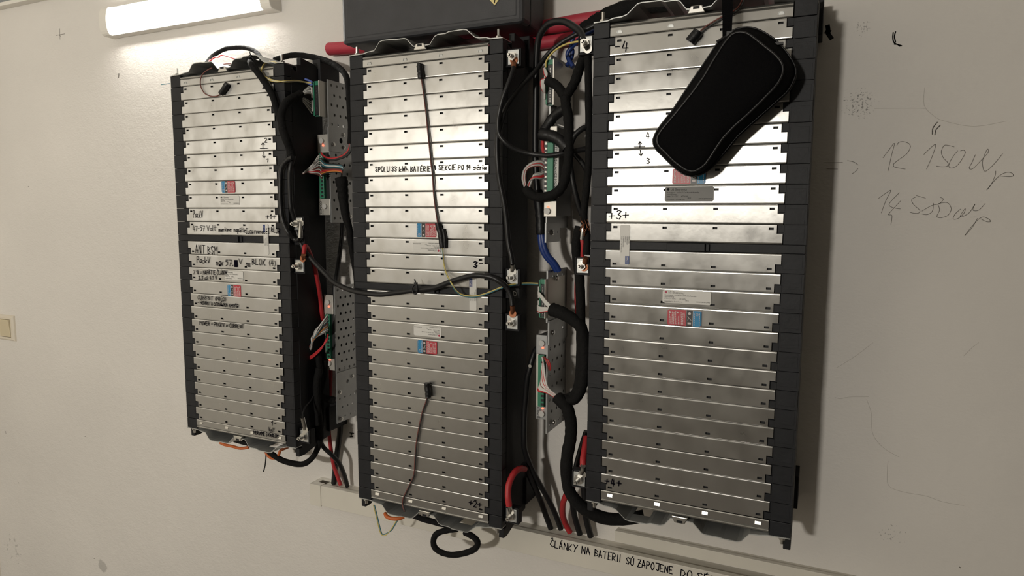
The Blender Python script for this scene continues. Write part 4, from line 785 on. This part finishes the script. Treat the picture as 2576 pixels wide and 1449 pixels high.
for k in range(6):
    MB().tube(pxs([(752+k*.4, 240-k*.3, 1.2), (763, 230+k*1.5, 1.3), (774, 220+k*3, 1.5), (783, 215+k*4.2, 1.65)]), .04, 6).build('wire', 'white' if k % 2 else 'grey', f4)
    MB().tube(pxs([(757, 246+k*.6, 1.2), (768, 248+k*3, 1.3), (778, 254+k*4.6, 1.5), (785, 258+k*5.6, 1.65)]), .04, 6).build('wire', 'white' if k % 2 else 'grey', f4)
f5 = thing('wire_bundle', 'pair of pale yellow wires from the left pack\'s top to the first circuit board', 'wires', at(730, 200, .8))
for k in range(3): MB().tube(pxs([(702, 160+k, .4), (688, 156+k, .3), (671, 156+k, .2), (663, 164+k, -.2), (655+k, 177, -.5), (658+k, 187, -.6), (672, 196+k*1.3, -.6), (692, 203+k*1.3, -.4), (720, 206-k, .2), (745, 205-k, .9), (768, 207, 1.4), (783, 209+k, 1.65)]), .05, 6, 5, 0, 1.0, True).build('wire', ('yellow', 'white', 'yellow')[k], f5)
for k, ps in enumerate(([(752, 200, 1.4), (765, 199, 1.5), (778, 203, 1.6), (786, 208, 1.7)], [(752, 206, 1.4), (765, 207, 1.5), (778, 211, 1.6), (786, 214, 1.7)])): MB().tube(pxs(ps), .08, 6).build('blue_wire', 'wblue', f5)
f6 = thing('wire_bundle', 'twisted grey ribbon wires with a red edge on the second circuit board', 'wires', at(1365, 210, 1))
for k in range(8): MB().tube(pxs([(1367+k*.5, 172, 1.2), (1369+k*1.1, 186, 1.0), (1373-k*.3, 196+k*.6, .9), (1362+k*.9, 201+k, .85), (1360+k*1.4, 212, .9), (1363+k, 224, 1.0), (1368+k*.4, 233, 1.2)]), .04, 6).build('wire', 'wred' if k == 0 else 'white', f6)
# wires along the top of the left pack
f7 = thing('wire_bundle', 'thin red and brown wires lying along the top of the left pack', 'wires', at(590, 155, 1))
for k, (m_, ps) in enumerate((('brown', [(516, 164, 1.5), (524, 154, 1.8), (536, 142, 2.4)]), ('wred', [(520, 162, 1.5), (530, 152, 1.8), (541, 144, 2), (549, 144, 2), (556, 139, 2), (566, 140, 2), (586, 146, 1.6), (610, 153, 1.2)]), ('brown', [(545, 168, 1.3), (565, 161, 1.4), (590, 161, 1.4), (610, 164, 1.2)]), ('wblack', [(552, 172, 1.3), (575, 166, 1.4), (600, 164, 1.3), (612, 167, 1.2)]))): MB().tube(pxs(ps), .05, 6).build('wire', m_, f7)
# ---- temperature probes
def probe(label, body, r, wires, Y, tipY=None):
    t = thing('temperature_probe', label, 'sensor', at(body[0][0], body[0][1], Y), 'temperature probes')
    MB().tube([at(x, y, Y-.2) for x, y in body], r, 10, 4, .10).build('heat_shrink_body', 'shrink', t)
    for dx, dy, m_, ps in wires: MB().tube([at(x+dx, y+dy, Y-(.1 if len(q_) < 1 else q_[0])) for x, y, *q_ in ps], .04, 6).build('lead_wire', m_, t)
    return t
w = [(1060, 199), (1066, 240), (1071, 280), (1076, 330), (1081, 380), (1084, 410), (1088, 445), (1091, 490), (1096, 530), (1101, 562)]
probe('black temperature probe near the top of the middle pack with long brown wires', [(1057, 160), (1056, 172), (1058, 184), (1059, 198)], .2, [(0, 0, 'brown', w), (3, 0, 'wblack', w)], FYM)
sp = thing('wire_splice', 'black taped splice over the labels of the middle pack, trailing yellow wire', 'sensor', at(1110, 600, FYM))
MB().tube(pxs([(1102, 561), (1105, 575), (1109, 590), (1111, 605), (1114, 624)], FYM-.15), .2, 8, 4, .1).build('taped_splice', 'shrink', sp); MB().tube(pxs([(1115, 576), (1119, 600), (1119, 624)], FYM-.12), .14, 8, 4, .05).build('side_sleeve', 'shrink', sp)
w = [(1113, 624, -.2), (1115, 645, -.2), (1117, 665, -.2), (1122, 685, -.3), (1130, 702, -.6), (1138, 716, -.9), (1147, 730, -.8), (1162, 741, -.6), (1185, 745, -.5), (1205, 743, -.4), (1230, 735, -.25), (1262, 722, -.2), (1280, 717, 0), (1305, 713, .5), (1330, 712, .9), (1354, 713, 1.1)]
for dx, m_ in ((0, 'yellow'), (2.5, 'teal')): MB().tube(pxs([(x, y+dx, Y) for x, y, Y in w]), .045, 6).build('lead_wire', m_, sp)
w = [(1074, 1000), (1070, 1015), (1064, 1030), (1058, 1055), (1052, 1085), (1047, 1115), (1044, 1150), (1042, 1185), (1039, 1200), (1032, 1216), (1021, 1238), (1014, 1255), (1013, 1272), (1018, 1287, .3)]
probe('black temperature probe low on the middle pack with a brown wire to its bottom edge', [(1075, 963), (1075, 975), (1077, 986), (1077, 999)], .2, [(0, 0, 'brown', w), (2, 0, 'wblack', w)], FYM)
probe('black temperature probe on the top strip of the left pack with a thin looping wire', [(572, 210), (568, 218), (562, 227), (556, 236)], .2, [(0, 0, 'brown', [(554, 237), (545, 242), (530, 242), (515, 235), (506, 220), (504, 205), (507, 192), (514, 182), (526, 174, .2), (533, 171, .3)])], FYL)
w = [(1762, 78), (1775, 67), (1795, 54), (1815, 43), (1830, 36), (1848, 26), (1860, 14), (1866, 2), (1868, -8)]
probe('black temperature probe beside the hanging pouch on the right pack', [(1757, 78), (1751, 87), (1743, 95), (1735, 106)], .26, [(0, 0, 'brown', w), (3, 4, 'wblack', w)], FYR)
# ---- cable ties
def tie(label, ring, tail, Y, r=.035):
    mb = MB(); mb.tube(pxs(ring, Y), r, 6, 4); mb.tube(pxs(tail, Y), r*.9, 6, 3, flat=.4)
    x, y = tail[0]; a = at(x, y, Y); mb.box(a[0]-.09, a[0]+.09, Y-.08, Y+.08, a[2]-.07, a[2]+.07)
    return tag(mb.build('cable_tie', 'rubber'), label, 'cable tie', 'cable ties')
tie('black cable tie around the cable crossing the middle pack', [(1049, 716), (1041, 718), (1037, 728), (1041, 738), (1048, 738), (1050, 728), (1049, 716)], [(1046, 713), (1043, 702)], -.85, .05)
tie('black cable tie sticking up on the harness above the left pack', [(632, 143), (626, 146), (626, 154), (633, 157), (638, 150), (632, 143)], [(631, 141), (628, 130)], -.6)
# ------------------------------------------------------------------ black pouch hanging in front of the right pack
def zz(pts): return [(1640+x/3.45, 40+y/3.45) for x, y in pts]
front = zz([(20, 1080), (60, 1010), (180, 870), (350, 660), (450, 520), (530, 380), (610, 255), (660, 180), (710, 135), (780, 122), (840, 138), (920, 195), (1000, 260), (1080, 322), (1130, 375), (1155, 425), (1158, 480), (1130, 545), (1090, 605), (950, 750), (830, 865), (720, 960), (620, 1065), (560, 1150), (480, 1280), (430, 1335), (380, 1362), (330, 1371), (280, 1350), (190, 1285), (100, 1195), (40, 1130)])
mid = zz([(8, 1085), (50, 990), (105, 915), (175, 830), (320, 610), (440, 435), (580, 225), (660, 150), (740, 112), (830, 100), (900, 112), (970, 145), (1050, 195), (1120, 262), (1180, 335), (1240, 440), (1245, 500), (1225, 565), (1170, 655), (1010, 800), (860, 930), (740, 1040), (620, 1190), (510, 1310), (440, 1360), (380, 1385), (320, 1388), (260, 1365), (170, 1290), (80, 1200), (25, 1140)])
FYB, MYB, BYB = -2.75, -1.75, -.75
def radial(poly, n=56):
    cx = sum(q[0] for q in poly)/len(poly); cy = sum(q[2] for q in poly)/len(poly); out = []
    for k in range(n):
        t = 2*math.pi*k/n; d = (math.cos(t), math.sin(t)); best = 0
        for i in range(len(poly)):
            a, b = poly[i], poly[(i+1) % len(poly)]; ax, ay = a[0]-cx, a[2]-cy; ex, ey = b[0]-a[0], b[2]-a[2]; den = d[0]*ey-d[1]*ex
            if abs(den) < 1e-9: continue
            s = (ax*ey-ay*ex)/den; w_ = (ax*d[1]-ay*d[0])/den
            if s > 0 and -1e-6 <= w_ <= 1+1e-6: best = max(best, s)
        out.append((d[0]*best, d[1]*best))
    return (cx, cy), out
cF, rF = radial(pxs(front, FYB)); cM, rM = radial(pxs(mid, MYB)); N_ = len(rF)
bag = thing('zip_pouch', 'black zipped fabric pouch hanging tilted in front of the right pack', 'pouch', (cF[0], MYB, min(cF[1]+q[1] for q in rF)))
rings = []
for (c_, r_, sc_, Y_) in ((cF, rF, 0.02, FYB-.32), (cF, rF, .35, FYB-.30), (cF, rF, .65, FYB-.24), (cF, rF, .85, FYB-.14), (cF, rF, .97, FYB-.02), (cF, rF, 1.0, FYB+.08)): rings.append([(c_[0]+x*sc_, Y_, c_[1]+y*sc_) for x, y in r_])
for t_ in (.5, 1.0): rings.append([(cF[0]*(1-t_)+cM[0]*t_+(a[0]*(1-t_)+b[0]*t_), FYB+(MYB-FYB)*t_, cF[1]*(1-t_)+cM[1]*t_+(a[1]*(1-t_)+b[1]*t_)) for a, b in zip(rF, rM)])
for sc_, Y_ in ((.985, MYB+.5), (.95, BYB-.1), (.88, BYB), (.5, BYB+.05), (.02, BYB+.08)): rings.append([(cM[0]+x*sc_, Y_, cM[1]+y*sc_) for x, y in rM])
mb = MB(); mb.add([q for r_ in rings for q in r_], [(i*N_+k, i*N_+(k+1) % N_, (i+1)*N_+(k+1) % N_, (i+1)*N_+k) for i in range(len(rings)-1) for k in range(N_)]+[tuple(range(N_)), tuple(range(len(rings)*N_-1, (len(rings)-1)*N_-1, -1))], True); mb.build('pouch_body', 'fabric', bag)
loop = rings[4]+[rings[4][0]]; MB().tube([(x, y-.03, z) for x, y, z in loop], .055, 6, 2).build('front_piping', 'piping', bag)
MB().tube([(x+.02, y+.35, z) for x, y, z in rings[7]+[rings[7][0]]], .05, 6, 2).build('back_piping', 'piping', bag)
MB().tube([(cM[0]+(x-cM[0])*1.004, y, cM[1]+(z-cM[1])*1.004) for x, y, z in rings[7]+[rings[7][0]]], .06, 4, 2, 0, .4).build('zipper', 'rubber', bag)
zp = MB().tube(pxs([(1838, 85, MYB-.15), (1831, 90, MYB-.2), (1820, 97, MYB-.3), (1803, 106, MYB-.35)]), .075, 8, 4); q = at(1836, 87, MYB-.2); zp.box(q[0]-.14, q[0]+.14, q[1]-.12, q[1]+.1, q[2]-.13, q[2]+.13); zp.build('zipper_pull', 'piping', bag)
q = at(1962, 110, MYB-.1); MB().box(q[0]-.2, q[0]+.15, q[1]-.1, q[1]+.1, q[2]-.06, q[2]+.06).build('zipper_stop', 'piping', bag)
def strap_pts(xs, Y0): return [at(xs[0], 92, MYB), at(xs[1], 45, MYB-.05), at(xs[2], 0, MYB-.05), (at(xs[2], 0, MYB)[0], MYB, 3.4), (at(xs[2], 0, MYB)[0], -.5, 4.3), (at(xs[2], 0, MYB)[0], 4.4, 4.9)]
for k, (xs_, w_) in enumerate((((1826, 1826, 1825), .16), ((1830, 1832, 1834), .19))):
    pts = spline([Vector(q) for q in strap_pts(xs_, 0)], 5); vs = []
    for q in pts: vs += [(q.x-w_, q.y-.05*k, q.z), (q.x+w_, q.y+.06-.05*k, q.z)]
    n = len(pts); mb = MB(); mb.add(vs+[(x, y+.05, z) for x, y, z in vs], [(2*i, 2*i+1, 2*i+3, 2*i+2) for i in range(n-1)]+[(2*n+2*i, 2*n+2*i+1, 2*n+2*i+3, 2*n+2*i+2) for i in range(n-1)]+[(2*i+s, 2*i+2+s, 2*n+2*i+2+s, 2*n+2*i+s) for i in range(n-1) for s in (0, 1)]); mb.build('wrist_strap', 'fabric', bag)
tag(MB().cyl((at(1833, 0, MYB)[0]-.3, 4.0, 4.85), (0, 1, 0), .16, 1.0, 10).cyl((at(1833, 0, MYB)[0]-.3, 3.9, 4.85), (0, 1, 0), .3, .12, 12).build('wall_hook', 'steel'), 'steel wall peg above the right pack that carries the pouch strap', 'hook')
# ------------------------------------------------------------------ pencil writing and marks on the wall
wallo = bpy.data.objects['wall_back']
def zw(lines): return [[(2050+x/4.025, 280+y/4.025) for x, y in ln] for ln in lines]
def smooth(lines, sub=4): return [[tuple(q) for q in spline([Vector((x, y, 0)) for x, y in ln], sub)] for ln in lines]
yw = WY-.006
def pencil(name, lines, w, m='pencil'):
    mb = MB()
    for ln in smooth(lines): mb.ribbon([at(q[0], q[1], yw) for q in ln], w)
    return mb.build(name, m, wallo)
pencil('pencil_figures', zw([[(690, 470), (750, 390), (805, 325), (775, 450), (740, 605)], [(830, 345), (850, 315), (900, 308), (955, 330), (965, 370), (930, 430), (850, 490), (800, 530), (800, 560), (850, 575), (915, 585)],
 [(1103, 437), (1150, 390), (1222, 335), (1190, 450), (1130, 585)], [(1410, 360), (1340, 343), (1305, 350), (1280, 410), (1300, 470), (1345, 520), (1340, 555), (1290, 562), (1230, 555)], [(1445, 400), (1390, 470), (1355, 550), (1385, 575), (1450, 540), (1520, 430), (1510, 395), (1475, 400)],
 [(1625, 440), (1590, 520), (1562, 575), (1600, 580), (1690, 490), (1755, 415), (1745, 385), (1700, 490), (1700, 560), (1725, 608), (1800, 550), (1900, 430)], [(1830, 605), (1825, 650), (1785, 740), (1742, 795), (1810, 710), (1880, 645), (1950, 617), (2000, 630), (2005, 655), (1960, 662), (1880, 655)]]), .027)
pencil('pencil_figures', zw([[(640, 885), (710, 835), (770, 800), (720, 900), (672, 1030)], [(855, 825), (790, 890), (750, 945), (790, 975), (865, 988)], [(870, 905), (800, 980), (745, 1045), (780, 1055), (770, 1145)],
 [(1120, 880), (1025, 852)], [(1025, 865), (980, 895), (1000, 945), (1060, 1000), (1050, 1030), (1000, 1032), (960, 1020)], [(1085, 1040), (1140, 1045), (1190, 1010), (1200, 930)], [(1085, 1010), (1180, 955), (1260, 935), (1300, 890), (1270, 872)], [(1250, 935), (1340, 925), (1380, 985), (1350, 1050), (1280, 1077), (1235, 1065), (1262, 1000), (1245, 940)],
 [(1475, 990), (1420, 1040), (1400, 1090), (1450, 1085), (1510, 1030), (1520, 985), (1470, 1070), (1560, 1030), (1620, 940), (1600, 1000), (1660, 1000), (1725, 932)], [(1645, 1085), (1590, 1180), (1520, 1255), (1610, 1140), (1690, 1072), (1750, 1085), (1780, 1115), (1740, 1118), (1680, 1090)]]), .027)
pencil('pencil_arrow', zw([[(330, 500), (390, 512), (438, 543)], [(435, 580), (410, 610), (375, 633)], [(95, 520), (180, 520), (280, 518)], [(120, 583), (230, 585)]]), .027)
pencil('dark_scuff', [[(2247, 82), (2246, 95), (2250, 108), (2268, 115)], [(2253, 80), (2250, 92), (2253, 106)], [(2250, 111), (2258, 112), (2264, 116)]], .06, 'ink')
pencil('dark_scuff', zw([[(1240, 110), (1195, 170), (1190, 235)], [(1270, 140), (1225, 190), (1215, 240)]]), .05)
pencil('wall_crack', [[(2326, 220), (2325, 265), (2350, 292), (2378, 305), (2450, 318), (2530, 305)], [(2200, 273), (2300, 272), (2326, 273)]], .02, 'crack')
pencil('wall_crack', [[(2180, 1005), (2192, 1040), (2194, 1085), (2208, 1112), (2230, 1132), (2262, 1150)], [(2234, 1160), (2232, 1190), (2236, 1222), (2270, 1237), (2330, 1248), (2370, 1262), (2425, 1272)]], .02, 'crack')
pencil('wall_crack', [[(2105, 925), (2130, 910), (2160, 890), (2196, 862)], [(2425, 895), (2445, 875), (2462, 862)], [(2100, 1000), (2115, 1003), (2135, 999), (2185, 998)]], .02, 'crack')
pencil('dark_scuff', [[(2082, 66), (2083, 75), (2080, 82)], [(2080, 78), (2086, 80)], [(2084, 86), (2091, 96)]], .22, 'ink')
pencil('pencil_cross', [[(150, 72), (151, 99)], [(141, 89), (163, 85)], [(149, 88), (152, 91)]], .05)
pencil('chipped_spot', [[(299, 186), (298, 195)]], .16)
pencil('pencil_mark', [[(405, 213), (427, 210)]], .06, 'teal')
pencil('small_wall_mark', [[(880, 1089), (890, 1090)], [(885, 1090), (883, 1098)], [(880, 1099), (888, 1098)]], .07, 'ink')
pencil('wall_dots', [[(213, 1097), (214.5, 1098)], [(46, 1214), (47.5, 1215)], [(2414, 1427), (2416, 1428)], [(71, 469), (72, 470)], [(14, 1085), (15, 1091)], [(236, 1404.5), (238, 1405)]], .07)
for xy, r_ in (((258, 1438), .45), ((2148, 1225), .1)):
    pass
